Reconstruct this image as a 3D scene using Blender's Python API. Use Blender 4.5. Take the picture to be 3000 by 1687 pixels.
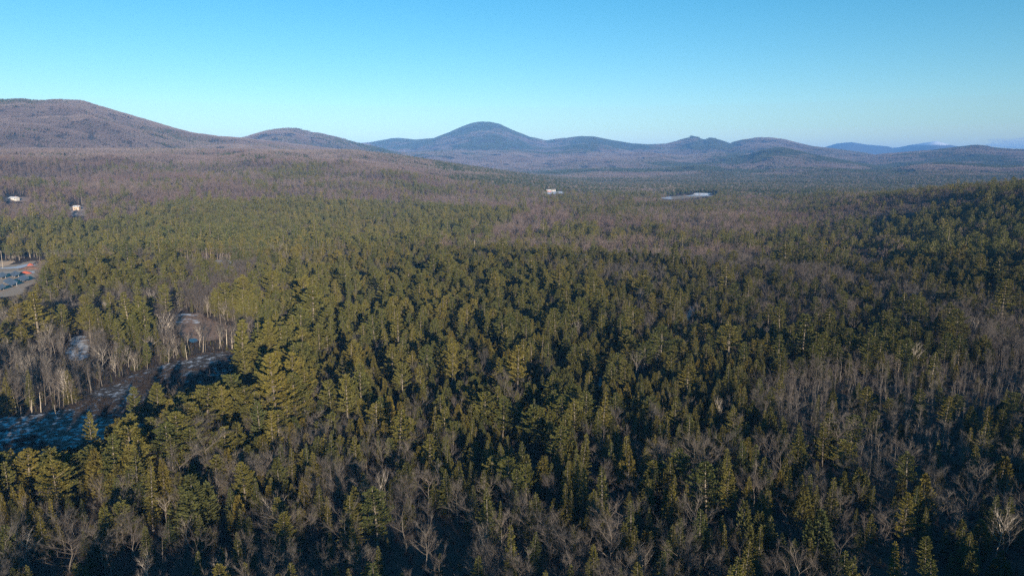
import bpy, math, random
import numpy as np
from mathutils import Vector, Matrix

# ------------------------------------------------------------------ camera, sky, sun, exposure
scn = bpy.context.scene
for o in list(bpy.data.objects):
    bpy.data.objects.remove(o)
COL = scn.collection
W3, H3, FPX = 3000.0, 1687.0, 2027.0
CAMZ = 80.0
HORIZON = 480.0
PITCH = math.atan((H3 / 2 - HORIZON) / FPX)
cam = bpy.data.cameras.new('camera')
cam.sensor_fit = 'HORIZONTAL'
cam.sensor_width = 36.0
cam.lens = 36.0 * FPX / W3
cam.clip_start = 1.0
cam.clip_end = 90000.0
camo = bpy.data.objects.new('camera', cam)
camo.location = (0, 0, CAMZ)
camo.rotation_euler = (math.pi / 2 - PITCH, 0, 0)
COL.objects.link(camo)
scn.camera = camo

SUN_EL, SUN_AZ = 11.0, -22.0          # light travels towards azimuth SUN_AZ (clockwise from +Y)
world = bpy.data.worlds.new('World')
scn.world = world
world.use_nodes = True
nt = world.node_tree
nt.nodes.clear()
sky = nt.nodes.new('ShaderNodeTexSky')
sky.sky_type = 'NISHITA'
sky.sun_disc = False
sky.sun_elevation = math.radians(SUN_EL)
sky.sun_rotation = math.radians(180.0 + SUN_AZ)
sky.altitude = 0.0
sky.air_density = 1.0
sky.dust_density = 0.0
sky.ozone_density = 3.0
bg = nt.nodes.new('ShaderNodeBackground')
bg.inputs['Strength'].default_value = 0.095
wo = nt.nodes.new('ShaderNodeOutputWorld')
hs = nt.nodes.new('ShaderNodeHueSaturation')
hs.inputs['Hue'].default_value = 0.489
hs.inputs['Saturation'].default_value = 1.33
hs.inputs['Value'].default_value = 1.0
nt.links.new(sky.outputs['Color'], hs.inputs['Color'])
nt.links.new(hs.outputs['Color'], bg.inputs['Color'])
nt.links.new(bg.outputs['Background'], wo.inputs['Surface'])

sun = bpy.data.lights.new('sun', 'SUN')
sun.energy = 5.0
sun.angle = math.radians(0.5)
sun.color = (1.0, 0.87, 0.70)
suno = bpy.data.objects.new('sun', sun)
suno.rotation_euler = (math.radians(90.0 - SUN_EL), 0, -math.radians(SUN_AZ))
suno.location = (0, -200, 300)
COL.objects.link(suno)

scn.view_settings.view_transform = 'Standard'
scn.view_settings.look = 'None'
scn.view_settings.exposure = 0.8
scn.view_settings.gamma = 1.0
scn.view_settings.use_curve_mapping = False
scn.render.engine = 'CYCLES'
scn.cycles.max_bounces = 5
scn.cycles.diffuse_bounces = 2
scn.cycles.glossy_bounces = 1
scn.cycles.transmission_bounces = 2
scn.cycles.volume_bounces = 0
scn.cycles.transparent_max_bounces = 4
scn.cycles.use_denoising = False
scn.cycles.pixel_filter_type = 'BLACKMAN_HARRIS'
scn.cycles.filter_width = 1.45

RNG = np.random.default_rng(11)
PYR = random.Random(7)
R = math.radians

# ------------------------------------------------------------------ pixel <-> world (layout measured on the photograph)
CP, SP = math.cos(PITCH), math.sin(PITCH)


def ray(px, py):
    """Direction of the view ray through a photograph pixel, scaled to horizontal length 1."""
    xn, yn = (px - W3 / 2) / FPX, (H3 / 2 - py) / FPX
    x, y, z = xn, CP + yn * SP, -SP + yn * CP
    l = math.hypot(x, y)
    return x / l, y / l, z / l


def project(x, y, z):
    """World point(s) to photograph pixels."""
    dz = z - CAMZ
    d = y * CP - dz * SP
    d = np.where(d < 1.0, 1.0, d)
    u = y * SP + dz * CP
    return W3 / 2 + FPX * x / d, H3 / 2 - FPX * u / d


V = W3 / 2576.0                      # the overview in which the zones were read is 2576 px wide


# ------------------------------------------------------------------ noise
_NT = np.random.default_rng(3).random((64, 64))


def vnoise(x, y):
    xi, yi = np.floor(x).astype(int), np.floor(y).astype(int)
    fx, fy = x - xi, y - yi
    fx, fy = fx * fx * (3 - 2 * fx), fy * fy * (3 - 2 * fy)
    a, b = _NT[xi % 64, yi % 64], _NT[(xi + 1) % 64, yi % 64]
    c, d = _NT[xi % 64, (yi + 1) % 64], _NT[(xi + 1) % 64, (yi + 1) % 64]
    return (a * (1 - fx) + b * fx) * (1 - fy) + (c * (1 - fx) + d * fx) * fy


def fbm(x, y, s, n=4):
    x, y = np.asarray(x, float) / s, np.asarray(y, float) / s
    v, a, t = 0.0, 1.0, 0.0
    for i in range(n):
        v = v + a * vnoise(x + 17.3 * i, y + 9.1 * i)
        t += a
        a *= 0.5
        x, y = x * 2.03, y * 2.03
    return v / t


def sstep(s):
    s = np.clip(s, 0, 1)
    return s * s * (3 - 2 * s)


# ------------------------------------------------------------------ terrain
# ridges: (crest points in photograph pixels, crest distance at each end, foot distance share, back slope share, tree height, end taper deg)
RIDGES = [
    # big mountain on the left
    ([(-900, 330), (-500, 300), (-200, 292), (0, 289), (60, 287), (130, 291), (180, 288), (240, 292), (300, 310), (400, 341), (500, 370),
      (560, 386), (640, 398), (720, 404), (800, 412), (900, 424), (1000, 436)], 3300, 3700, 0.52, 0.5, 12, 3),
    # round hill behind its shoulder
    ([(640, 430), (700, 406), (735, 395), (770, 384), (820, 376), (860, 375), (920, 386), (1000, 404), (1040, 416), (1100, 430), (1180, 450)], 5000, 5000, 0.7, 0.4, 10, 2),
    # front slope of the left hillside
    ([(-900, 420), (-300, 424), (0, 428), (300, 430), (600, 432), (800, 434), (1025, 434), (1165, 450), (1340, 477), (1514, 503), (1600, 515), (1760, 535)],
     1900, 2700, 0.33, 0.7, 13, 4),
    # central mountain and its chain
    ([(900, 440), (1000, 425), (1090, 417), (1150, 406), (1170, 405), (1215, 410), (1270, 406), (1310, 391), (1350, 373), (1385, 361), (1400, 358), (1420, 356.5), (1440, 359), (1460, 363),
      (1500, 381), (1550, 401), (1600, 412), (1640, 406), (1700, 400), (1740, 401), (1790, 411), (1850, 421), (1900, 424), (1950, 422), (1975, 416),
      (2000, 408), (2033, 400), (2063, 410), (2085, 404), (2110, 411), (2135, 419), (2180, 409), (2220, 403), (2260, 404), (2300, 410),
      (2330, 418), (2380, 429), (2440, 436), (2520, 446), (2600, 460)], 9000, 8000, 0.62, 0.4, 8, 2),
    # foothills before the chain
    ([(1050, 462), (1200, 446), (1300, 440), (1420, 443), (1500, 438), (1600, 447), (1700, 440), (1800, 450), (1900, 446), (2000, 456), (2100, 446), (2200, 452)], 6200, 6300, 0.62, 0.35, 10, 2),
    # hill with dark left flank
    ([(2080, 485), (2170, 462), (2230, 441), (2275, 433), (2300, 434), (2340, 442), (2400, 456), (2480, 470), (2560, 484), (2650, 500)], 5600, 5600, 0.66, 0.35, 10, 2),
    # hills at right
    ([(2350, 480), (2480, 464), (2600, 450), (2720, 441), (2800, 432), (2850, 426), (2880, 427), (2930, 435), (3000, 438), (3100, 436), (3300, 444), (3700, 450)], 7300, 7000, 0.66, 0.35, 8, 2),
    ([(2480, 505), (2620, 492), (2700, 480), (2780, 475), (2860, 480), (2940, 487), (3000, 485), (3150, 474), (3400, 470), (3800, 480)], 4700, 4600, 0.62, 0.35, 10, 2),
    ([(1500, 506), (1650, 498), (1780, 490), (1900, 496), (2050, 484), (2200, 497), (2400, 490), (2600, 502)], 4300, 4300, 0.72, 0.3, 10, 2),
    # far peaks
    ([(2330, 445), (2410, 433), (2450, 421), (2495, 416), (2540, 424), (2600, 429), (2620, 434), (2660, 426), (2700, 420), (2725, 415), (2740, 413), (2755, 417), (2770, 421), (2800, 429), (2880, 440), (3000, 446)],
     16000, 16000, 0.8, 0.3, 0, 1.5),
    # dark near hill at right
    ([(2250, 612), (2380, 598), (2500, 582), (2600, 574), (2700, 558), (2800, 546), (2900, 538), (3000, 530), (3150, 518), (3400, 500), (3800, 480)], 1250, 850, 0.38, 0.9, 14, 4),
]
_RD = []
for pts, d0, d1, foot, back, th, tp in RIDGES:
    az, el = [], []
    for (px, py) in pts:
        a, b, c = ray(px, py)
        az.append(math.atan2(a, b))
        el.append(c)
    az, el = np.array(az), np.array(el)
    D = np.linspace(0, 1, 50)
    _RD.append((az, el, d0, d1, foot, back, th, math.radians(tp)))


def terrain(x, y):
    x, y = np.asarray(x, float), np.asarray(y, float)
    r = np.hypot(x, y) + 1e-6
    a = np.arctan2(x, y)
    base = (fbm(x, y, 210.0, 3) - 0.5) * 7.0 * np.clip(r / 150, 0.3, 1) + (fbm(x + 900, y, 1500.0, 2) - 0.5) * 14 * np.clip((r - 500) / 1500, 0, 1)
    out = base
    far = base - 6 * sstep((r - 1500) / 3000)
    out = far
    for az, el, d0, d1, foot, back, th, tp in _RD:
        e = np.interp(a, az, el)
        D = np.interp(a, [az[0], az[-1]], [d0, d1])
        wob = 1 + 0.08 * (fbm(a * 3000, a * 0 + d0, 260.0, 2) - 0.5)
        D = D * wob
        top = CAMZ + e * D - th
        edge = sstep(1 - np.clip(np.maximum(az[0] - a, a - az[-1]) / tp, 0, 1))
        top = top * edge - 20 * (1 - edge)
        F = D * foot
        s = np.clip((r - F) / (D - F), 0, 1)
        prof = 0.45 * s + 0.55 * sstep(s)
        bs = sstep((r - D) / (D * back))
        gul = 1 + 0.30 * (fbm(x, y, D * 0.09, 3) - 0.5) * np.sin(np.pi * np.clip(s, 0, 1)) * 2
        h = far + (top - far) * prof * gul * (1 - bs)
        k = np.maximum(6.0, 0.004 * D)
        dlt = h - out
        out = np.where(dlt > 0, h, out) + np.where(np.abs(dlt) < k, (k - np.abs(dlt)) ** 2 / (4 * k), 0) * np.where(s > 0, 1, 0) * (1 - bs) * (1 - np.clip((s - .85) / .15, 0, 1))
    return out


def tz(x, y):
    return float(terrain(np.array([x]), np.array([y]))[0])


def ground_at(px, py, lift=0.0):
    """Where the view ray through a photograph pixel meets the terrain raised by lift."""
    a, b, c = ray(px, py)
    t = np.geomspace(60, 6000, 4200)
    z = CAMZ + c * t
    g = terrain(a * t, b * t) + lift
    k = int(np.argmax(z <= g))
    d = float(t[k])
    return a * d, b * d


# ------------------------------------------------------------------ helpers
def new_mesh(name, verts, faces, mats=(), fmat=None, smooth=False):
    me = bpy.data.meshes.new(name)
    me.from_pydata([tuple(map(float, v)) for v in verts], [], faces)
    for m in mats:
        me.materials.append(m)
    if fmat is not None:
        me.polygons.foreach_set('material_index', np.array(fmat, dtype=np.int32))
    if smooth:
        me.polygons.foreach_set('use_smooth', np.ones(len(me.polygons), dtype=bool))
    me.update()
    return me


def link(name, me, parent=None, loc=None):
    o = bpy.data.objects.new(name, me)
    COL.objects.link(o)
    if parent is not None:
        o.parent = parent
    if loc is not None:
        o.location = loc
    return o


def tag(o, label=None, cat=None, group=None, kind=None):
    for k, v in (('label', label), ('category', cat), ('group', group), ('kind', kind)):
        if v:
            o[k] = v
    return o


class MB:
    def __init__(self):
        self.v, self.f, self.m = [], [], []

    def tri(self, a, b, c, m=0):
        n = len(self.v)
        self.v += [a, b, c]
        self.f.append((n, n + 1, n + 2))
        self.m.append(m)

    def quad(self, a, b, c, d, m=0):
        n = len(self.v)
        self.v += [a, b, c, d]
        self.f.append((n, n + 1, n + 2, n + 3))
        self.m.append(m)

    def tube(self, pts, rad, sides=5, m=0, cap=True):
        n0 = len(self.v)
        pts = [Vector(p) for p in pts]
        for i, p in enumerate(pts):
            d = (pts[min(i + 1, len(pts) - 1)] - pts[max(i - 1, 0)])
            if d.length < 1e-6:
                d = Vector((0, 0, 1))
            d.normalize()
            u = d.cross(Vector((0.31, 0.9, 0.13)))
            if u.length < 1e-3:
                u = d.cross(Vector((1, 0, 0)))
            u.normalize()
            w = d.cross(u)
            for k in range(sides):
                t = 2 * math.pi * k / sides
                self.v.append(p + (u * math.cos(t) + w * math.sin(t)) * rad[i])
        for i in range(len(pts) - 1):
            for k in range(sides):
                a, b = n0 + i * sides + k, n0 + i * sides + (k + 1) % sides
                self.f.append((a, b, b + sides, a + sides))
                self.m.append(m)
        if cap:
            self.f.append(tuple(n0 + (len(pts) - 1) * sides + k for k in range(sides)))
            self.m.append(m)

    def box(self, c, s, m=0, rz=0.0, mat=None):
        cx, cy, cz = c
        n = len(self.v)
        for dx in (-1, 1):
            for dy in (-1, 1):
                for dz in (-1, 1):
                    p = Vector((dx * s[0] / 2, dy * s[1] / 2, dz * s[2] / 2))
                    if mat is not None:
                        p = mat @ p
                    if rz:
                        p = Vector((p.x * math.cos(rz) - p.y * math.sin(rz), p.x * math.sin(rz) + p.y * math.cos(rz), p.z))
                    self.v.append(Vector((cx, cy, cz)) + p)
        for f in ((0, 1, 3, 2), (4, 6, 7, 5), (0, 4, 5, 1), (2, 3, 7, 6), (0, 2, 6, 4), (1, 5, 7, 3)):
            self.f.append(tuple(n + i for i in f))
            self.m.append(m)

    def mesh(self, name, mats, smooth=False):
        return new_mesh(name, self.v, self.f, mats, self.m, smooth)


# ------------------------------------------------------------------ materials
def principled(name, col, rough=0.9, spec=0.15):
    m = bpy.data.materials.new(name)
    m.use_nodes = True
    b = m.node_tree.nodes['Principled BSDF']
    b.inputs['Base Color'].default_value = (*col, 1)
    b.inputs['Roughness'].default_value = rough
    b.inputs['Specular IOR Level'].default_value = spec
    return m, m.node_tree, b


def noise_mat(name, c1, c2, scale=1.0, rough=0.9, spec=0.1, bump=0.0, detail=6, lo=0.35, hi=0.65):
    m, t, b = principled(name, c1, rough, spec)
    tc = t.nodes.new('ShaderNodeTexCoord')
    n = t.nodes.new('ShaderNodeTexNoise')
    n.inputs['Scale'].default_value = scale
    n.inputs['Detail'].default_value = detail
    r = t.nodes.new('ShaderNodeValToRGB')
    r.color_ramp.elements[0].position, r.color_ramp.elements[1].position = lo, hi
    r.color_ramp.elements[0].color, r.color_ramp.elements[1].color = (*c1, 1), (*c2, 1)
    t.links.new(tc.outputs['Object'], n.inputs['Vector'])
    t.links.new(n.outputs['Fac'], r.inputs['Fac'])
    t.links.new(r.outputs['Color'], b.inputs['Base Color'])
    if bump:
        bp = t.nodes.new('ShaderNodeBump')
        bp.inputs['Strength'].default_value = bump
        t.links.new(n.outputs['Fac'], bp.inputs['Height'])
        t.links.new(bp.outputs['Normal'], b.inputs['Normal'])
    return m


def tree_mat(name, c1, c2, c3, patch=140.0, translucent=0.0):
    """Colour varies from tree to tree and drifts over the forest by where the tree stands."""
    m = bpy.data.materials.new(name)
    m.use_nodes = True
    t = m.node_tree
    t.nodes.clear()
    out = t.nodes.new('ShaderNodeOutputMaterial')
    oi = t.nodes.new('ShaderNodeObjectInfo')
    sc = t.nodes.new('ShaderNodeVectorMath')
    sc.operation = 'SCALE'
    sc.inputs['Scale'].default_value = 1.0 / patch
    n = t.nodes.new('ShaderNodeTexNoise')
    n.inputs['Scale'].default_value = 1.0
    n.inputs['Detail'].default_value = 3.0
    t.links.new(oi.outputs['Location'], sc.inputs[0])
    t.links.new(sc.outputs[0], n.inputs['Vector'])
    mx = t.nodes.new('ShaderNodeMix')
    mx.data_type = 'RGBA'
    mx.inputs['A'].default_value, mx.inputs['B'].default_value = (*c1, 1), (*c2, 1)
    t.links.new(oi.outputs['Random'], mx.inputs['Factor'])
    rp = t.nodes.new('ShaderNodeMapRange')
    rp.inputs['From Min'].default_value, rp.inputs['From Max'].default_value = 0.42, 0.66
    t.links.new(n.outputs['Fac'], rp.inputs['Value'])
    m2 = t.nodes.new('ShaderNodeMix')
    m2.data_type = 'RGBA'
    m2.inputs['B'].default_value = (*c3, 1)
    t.links.new(rp.outputs[0], m2.inputs['Factor'])
    t.links.new(mx.outputs['Result'], m2.inputs['A'])
    # fine grain over each crown
    tc = t.nodes.new('ShaderNodeTexCoord')
    n2 = t.nodes.new('ShaderNodeTexNoise')
    n2.inputs['Scale'].default_value = 1.3
    n2.inputs['Detail'].default_value = 3.0
    t.links.new(tc.outputs['Object'], n2.inputs['Vector'])
    r2 = t.nodes.new('ShaderNodeMapRange')
    r2.inputs['From Min'].default_value, r2.inputs['From Max'].default_value = 0.3, 0.7
    r2.inputs['To Min'].default_value, r2.inputs['To Max'].default_value = 0.65, 1.35
    t.links.new(n2.outputs['Fac'], r2.inputs['Value'])
    m3 = t.nodes.new('ShaderNodeVectorMath')
    m3.operation = 'SCALE'
    t.links.new(m2.outputs['Result'], m3.inputs[0])
    t.links.new(r2.outputs[0], m3.inputs['Scale'])
    d = t.nodes.new('ShaderNodeBsdfDiffuse')
    t.links.new(m3.outputs[0], d.inputs['Color'])
    if translucent:
        tr = t.nodes.new('ShaderNodeBsdfTranslucent')
        t.links.new(m3.outputs[0], tr.inputs['Color'])
        mm = t.nodes.new('ShaderNodeMixShader')
        mm.inputs['Fac'].default_value = translucent
        t.links.new(d.outputs[0], mm.inputs[1])
        t.links.new(tr.outputs[0], mm.inputs[2])
        t.links.new(mm.outputs[0], out.inputs['Surface'])
    else:
        t.links.new(d.outputs[0], out.inputs['Surface'])
    return m


M = {}
M['pine'] = tree_mat('pine_needles', (0.102, 0.112, 0.038), (0.205, 0.166, 0.040), (0.128, 0.128, 0.036), 110, 0.12)
M['spruce'] = tree_mat('spruce_needles', (0.066, 0.080, 0.032), (0.158, 0.126, 0.030), (0.104, 0.098, 0.028), 90, 0.10)
M['cedar'] = tree_mat('cedar_foliage', (0.066, 0.074, 0.028), (0.140, 0.108, 0.026), (0.100, 0.090, 0.025), 90, 0.12)
M['twig'] = tree_mat('bare_twigs', (0.098, 0.088, 0.078), (0.170, 0.146, 0.122), (0.115, 0.094, 0.081), 110)
M['pole_bark'] = tree_mat('pale_pole_bark', (0.17, 0.15, 0.13), (0.40, 0.34, 0.28), (0.22, 0.185, 0.155), 60)
M['limb'] = tree_mat('grey_limbs', (0.105, 0.088, 0.074), (0.215, 0.175, 0.140), (0.125, 0.10, 0.084), 60)
M['hill_twig'] = tree_mat('hillside_twigs', (0.150, 0.116, 0.098), (0.225, 0.170, 0.140), (0.165, 0.112, 0.096), 150)
M['brush'] = tree_mat('low_brush', (0.055, 0.042, 0.034), (0.085, 0.064, 0.05), (0.06, 0.046, 0.038), 60)
M['aspen_twig'] = tree_mat('young_hardwood_twigs', (0.125, 0.110, 0.097), (0.195, 0.165, 0.140), (0.145, 0.118, 0.102), 110)
M['bark'] = tree_mat('grey_bark', (0.13, 0.112, 0.095), (0.27, 0.23, 0.185), (0.16, 0.135, 0.11), 60)
M['pine_bark'] = tree_mat('pine_bark', (0.16, 0.13, 0.10), (0.30, 0.25, 0.19), (0.17, 0.14, 0.11), 60)
M['pale_bark'] = tree_mat('pale_birch_bark', (0.30, 0.255, 0.205), (0.54, 0.47, 0.39), (0.36, 0.30, 0.245), 60)
M['snag'] = tree_mat('weathered_dead_wood', (0.46, 0.38, 0.29), (0.52, 0.44, 0.34), (0.42, 0.34, 0.26), 60)


def ground_material():
    m, t, b = principled('forest_floor', (0.1, 0.08, 0.06), 0.95, 0.05)
    g = t.nodes.new('ShaderNodeNewGeometry')
    at = t.nodes.new('ShaderNodeAttribute')
    at.attribute_name = 'snow'
    n = t.nodes.new('ShaderNodeTexNoise')
    n.inputs['Scale'].default_value = 0.11
    n.inputs['Detail'].default_value = 8
    n.inputs['Roughness'].default_value = 0.62
    n2 = t.nodes.new('ShaderNodeTexNoise')
    n2.inputs['Scale'].default_value = 0.5
    n2.inputs['Detail'].default_value = 6
    t.links.new(g.outputs['Position'], n.inputs['Vector'])
    t.links.new(g.outputs['Position'], n2.inputs['Vector'])
    lit = t.nodes.new('ShaderNodeMix')
    lit.data_type = 'RGBA'
    lit.inputs['A'].default_value = (0.055, 0.042, 0.032, 1)
    lit.inputs['B'].default_value = (0.10, 0.076, 0.058, 1)
    t.links.new(n2.outputs['Fac'], lit.inputs['Factor'])
    ad = t.nodes.new('ShaderNodeMath')
    ad.operation = 'ADD'
    t.links.new(n.outputs['Fac'], ad.inputs[0])
    t.links.new(at.outputs['Fac'], ad.inputs[1])
    mr = t.nodes.new('ShaderNodeMapRange')
    mr.inputs['From Min'].default_value, mr.inputs['From Max'].default_value = 0.60, 0.68
    t.links.new(ad.outputs[0], mr.inputs['Value'])
    mx = t.nodes.new('ShaderNodeMix')
    mx.data_type = 'RGBA'
    mx.inputs['B'].default_value = (0.88, 0.88, 0.90, 1)
    t.links.new(lit.outputs['Result'], mx.inputs['A'])
    t.links.new(mr.outputs[0], mx.inputs['Factor'])
    t.links.new(mx.outputs['Result'], b.inputs['Base Color'])
    return m


M['ground'] = ground_material()


def snow_material(name, litter1, litter2, scale, lo, hi):
    m, t, b = principled(name, (0.7, 0.7, 0.7), 0.8, 0.1)
    g = t.nodes.new('ShaderNodeNewGeometry')
    at = t.nodes.new('ShaderNodeAttribute')
    at.attribute_name = 'snow'
    n = t.nodes.new('ShaderNodeTexNoise')
    n.inputs['Scale'].default_value = scale
    n.inputs['Detail'].default_value = 9
    n.inputs['Roughness'].default_value = 0.68
    n2 = t.nodes.new('ShaderNodeTexNoise')
    n2.inputs['Scale'].default_value = 0.35
    n2.inputs['Detail'].default_value = 7
    t.links.new(g.outputs['Position'], n.inputs['Vector'])
    t.links.new(g.outputs['Position'], n2.inputs['Vector'])
    lit = t.nodes.new('ShaderNodeMix')
    lit.data_type = 'RGBA'
    lit.inputs['A'].default_value = (*litter1, 1)
    lit.inputs['B'].default_value = (*litter2, 1)
    t.links.new(n2.outputs['Fac'], lit.inputs['Factor'])
    ad = t.nodes.new('ShaderNodeMath')
    ad.operation = 'ADD'
    t.links.new(n.outputs['Fac'], ad.inputs[0])
    t.links.new(at.outputs['Fac'], ad.inputs[1])
    mr = t.nodes.new('ShaderNodeMapRange')
    mr.inputs['From Min'].default_value, mr.inputs['From Max'].default_value = lo, hi
    t.links.new(ad.outputs[0], mr.inputs['Value'])
    mx = t.nodes.new('ShaderNodeMix')
    mx.data_type = 'RGBA'
    mx.inputs['B'].default_value = (0.66, 0.67, 0.70, 1)
    t.links.new(lit.outputs['Result'], mx.inputs['A'])
    t.links.new(mr.outputs[0], mx.inputs['Factor'])
    t.links.new(mx.outputs['Result'], b.inputs['Base Color'])
    bp = t.nodes.new('ShaderNodeBump')
    bp.inputs['Strength'].default_value = 0.6
    bp.inputs['Distance'].default_value = 0.3
    t.links.new(n2.outputs['Fac'], bp.inputs['Height'])
    t.links.new(bp.outputs['Normal'], b.inputs['Normal'])
    return m


# ------------------------------------------------------------------ the terrain sheet
AZ = np.concatenate([np.linspace(-180, -60, 40, endpoint=False), np.linspace(-60, 60, 361), np.linspace(60, 180, 41)[1:-1]]) * math.pi / 180
RR = [0.0]
r_ = 8.0
while r_ < 21000:
    RR.append(r_)
    r_ *= 1.025 if r_ < 2500 else 1.017
RR = np.array(RR)
gx, gy = np.outer(RR, np.sin(AZ)), np.outer(RR, np.cos(AZ))
gz = terrain(gx, gy)
nr, na = gx.shape
vv = np.stack([gx.ravel(), gy.ravel(), gz.ravel()], 1)
ii, jj = np.meshgrid(np.arange(nr - 1), np.arange(na), indexing='ij')
a_ = ii * na + jj
b_ = ii * na + (jj + 1) % na
ff = np.stack([a_, b_, b_ + na, a_ + na], -1).reshape(-1, 4)
gm = bpy.data.meshes.new('terrain')
gm.vertices.add(len(vv))
gm.vertices.foreach_set('co', vv.ravel())
gm.loops.add(ff.size)
gm.loops.foreach_set('vertex_index', ff.ravel().astype(np.int32))
gm.polygons.add(len(ff))
gm.polygons.foreach_set('loop_start', np.arange(0, ff.size, 4, dtype=np.int32))
gm.polygons.foreach_set('use_smooth', np.ones(len(ff), dtype=bool))
gm.update(calc_edges=True)
gm.validate()
gm.materials.append(M['ground'])
sn = np.full(nr * na, -0.10)
ppx, ppy = project(vv[:, 0], vv[:, 1], vv[:, 2])
rr_ = np.hypot(vv[:, 0], vv[:, 1])
sn = np.where((rr_ > 12000) & (ppx > 2670) & (ppx < 2790), -0.10 + 0.36 * np.clip((431 - ppy) / 9, -0.3, 1), sn)
sn = np.where((rr_ > 7500) & (rr_ < 12000) & (np.abs(ppx - 1420) < 40) & (ppy < 364), 0.10, sn)
att = gm.attributes.new('snow', 'FLOAT', 'POINT')
att.data.foreach_set('value', sn.astype(np.float32))
tag(link('terrain', gm), kind='structure')


# ------------------------------------------------------------------ clearings (measured as polygons in the 2576 px overview)
def in_poly(px, py, poly):
    px, py = np.asarray(px, float), np.asarray(py, float)
    c = np.zeros(px.shape, bool)
    n = len(poly)
    for i in range(n):
        x1, y1 = poly[i]
        x2, y2 = poly[(i + 1) % n]
        if y1 == y2:
            continue
        k = ((y1 > py) != (y2 > py)) & (px < (x2 - x1) * (py - y1) / (y2 - y1) + x1)
        c ^= k
    return c


CLEAR = {
    'meadow': [(-120, 1058), (60, 1050), (170, 1035), (250, 979), (330, 944), (430, 915), (520, 888), (590, 885), (640, 905), (610, 960), (540, 1000), (450, 1030), (340, 1090), (240, 1150), (120, 1190), (-120, 1210)],
    'marsh': [(430, 792), (500, 790), (545, 812), (590, 825), (570, 850), (520, 862), (470, 862), (450, 845)],
    'snow_glade': [(180, 850), (215, 845), (226, 868), (220, 905), (180, 912), (166, 890)],
    'solar_yard': [(-260, 654), (40, 660), (82, 656), (140, 662), (150, 667), (100, 676), (106, 692), (88, 700), (94, 712), (66, 726), (62, 740), (30, 748), (-260, 770)],
    'field': [(1655, 499), (1700, 494), (1752, 486), (1800, 487), (1800, 494), (1740, 499), (1690, 503)],
    'farm_yard': [(1360, 482), (1420, 482), (1425, 488), (1380, 490), (1358, 488)],
    'white_house_yard': [(10, 496), (70, 496), (78, 508), (8, 508)],
    'tan_house_yard': [(170, 520), (215, 520), (222, 545), (165, 545)],
    'gap_yard': [(520, 655), (590, 655), (592, 664), (520, 665)],
    'pole_glade': [(1365, 690), (1420, 690), (1420, 702), (1365, 702)],
    'stream': [(1503, 952), (1516, 948), (1518, 975), (1504, 1004), (1495, 1000)],
    'snow_gap': [(1732, 774), (1756, 766), (1746, 790), (1728, 812), (1716, 812)],
    'snow_gap_2': [(1448, 640), (1478, 640), (1478, 652), (1448, 652)],
}
CLEAR_P = {k: [(a * V, b * V) for a, b in p] for k, p in CLEAR.items()}


def world_poly(key):
    return [ground_at(a, b) for a, b in CLEAR_P[key]]


def sheet(name, poly, mat, step, lift, snow=None, kind='structure'):
    """A sheet that follows the terrain inside a world polygon."""
    xs, ys = [p[0] for p in poly], [p[1] for p in poly]
    X, Y = np.meshgrid(np.arange(min(xs), max(xs) + step, step), np.arange(min(ys), max(ys) + step, step), indexing='ij')
    Z = terrain(X, Y) + lift
    inside = in_poly(X, Y, poly)
    idx, vs, fs, sv = {}, [], [], []

    def vid(i, j):
        if (i, j) not in idx:
            idx[(i, j)] = len(vs)
            vs.append((X[i, j], Y[i, j], Z[i, j]))
            sv.append(0.0 if snow is None else snow(X[i, j], Y[i, j], Z[i, j]))
        return idx[(i, j)]
    for i in range(X.shape[0] - 1):
        for j in range(X.shape[1] - 1):
            if inside[i:i + 2, j:j + 2].sum() >= 3:
                fs.append((vid(i, j), vid(i + 1, j), vid(i + 1, j + 1), vid(i, j + 1)))
    me = new_mesh(name, vs, fs, [mat], smooth=True)
    at = me.attributes.new('snow', 'FLOAT', 'POINT')
    at.data.foreach_set('value', np.array(sv, dtype=np.float32))
    return tag(link(name, me), kind=kind)


M['meadow'] = snow_material('snowy_wet_meadow', (0.055, 0.042, 0.032), (0.11, 0.082, 0.062), 0.50, 0.50, 0.64)
M['marsh'] = snow_material('reedy_marsh', (0.26, 0.16, 0.11), (0.42, 0.28, 0.20), 0.16, 0.62, 0.70)
M['yard'] = snow_material('dry_grass_yard', (0.42, 0.30, 0.20), (0.58, 0.43, 0.30), 0.10, 0.66, 0.72)
M['snow'] = snow_material('patchy_snow', (0.24, 0.17, 0.13), (0.34, 0.25, 0.19), 0.20, 0.44, 0.56)
M['field'] = snow_material('stubble_field', (0.34, 0.25, 0.16), (0.42, 0.32, 0.21), 0.02, 0.60, 0.63)


def vpx(x, y, z):
    a, b = project(np.array(x), np.array(y), np.array(z))
    return float(a) / V, float(b) / V


def meadow_snow(x, y, z):
    a, b = vpx(x, y, z)
    return -.012 + .06 * max(0.0, min(1.0, (120 - a) / 120)) - .09 * max(0.0, min(1.0, (a - 360) / 60)) * max(0.0, min(1.0, (b - 945) / 30))


def marsh_snow(x, y, z):
    a, b = vpx(x, y, z)
    return 0.12 if b < 812 and a < 500 else (0.02 if b > 838 else -0.03)


def field_snow(x, y, z):
    a, b = vpx(x, y, z)
    return 0.4 if (a < 1690 and b > 495) or (a > 1725 and a < 1790 and b < 493.5) else -0.3


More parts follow.
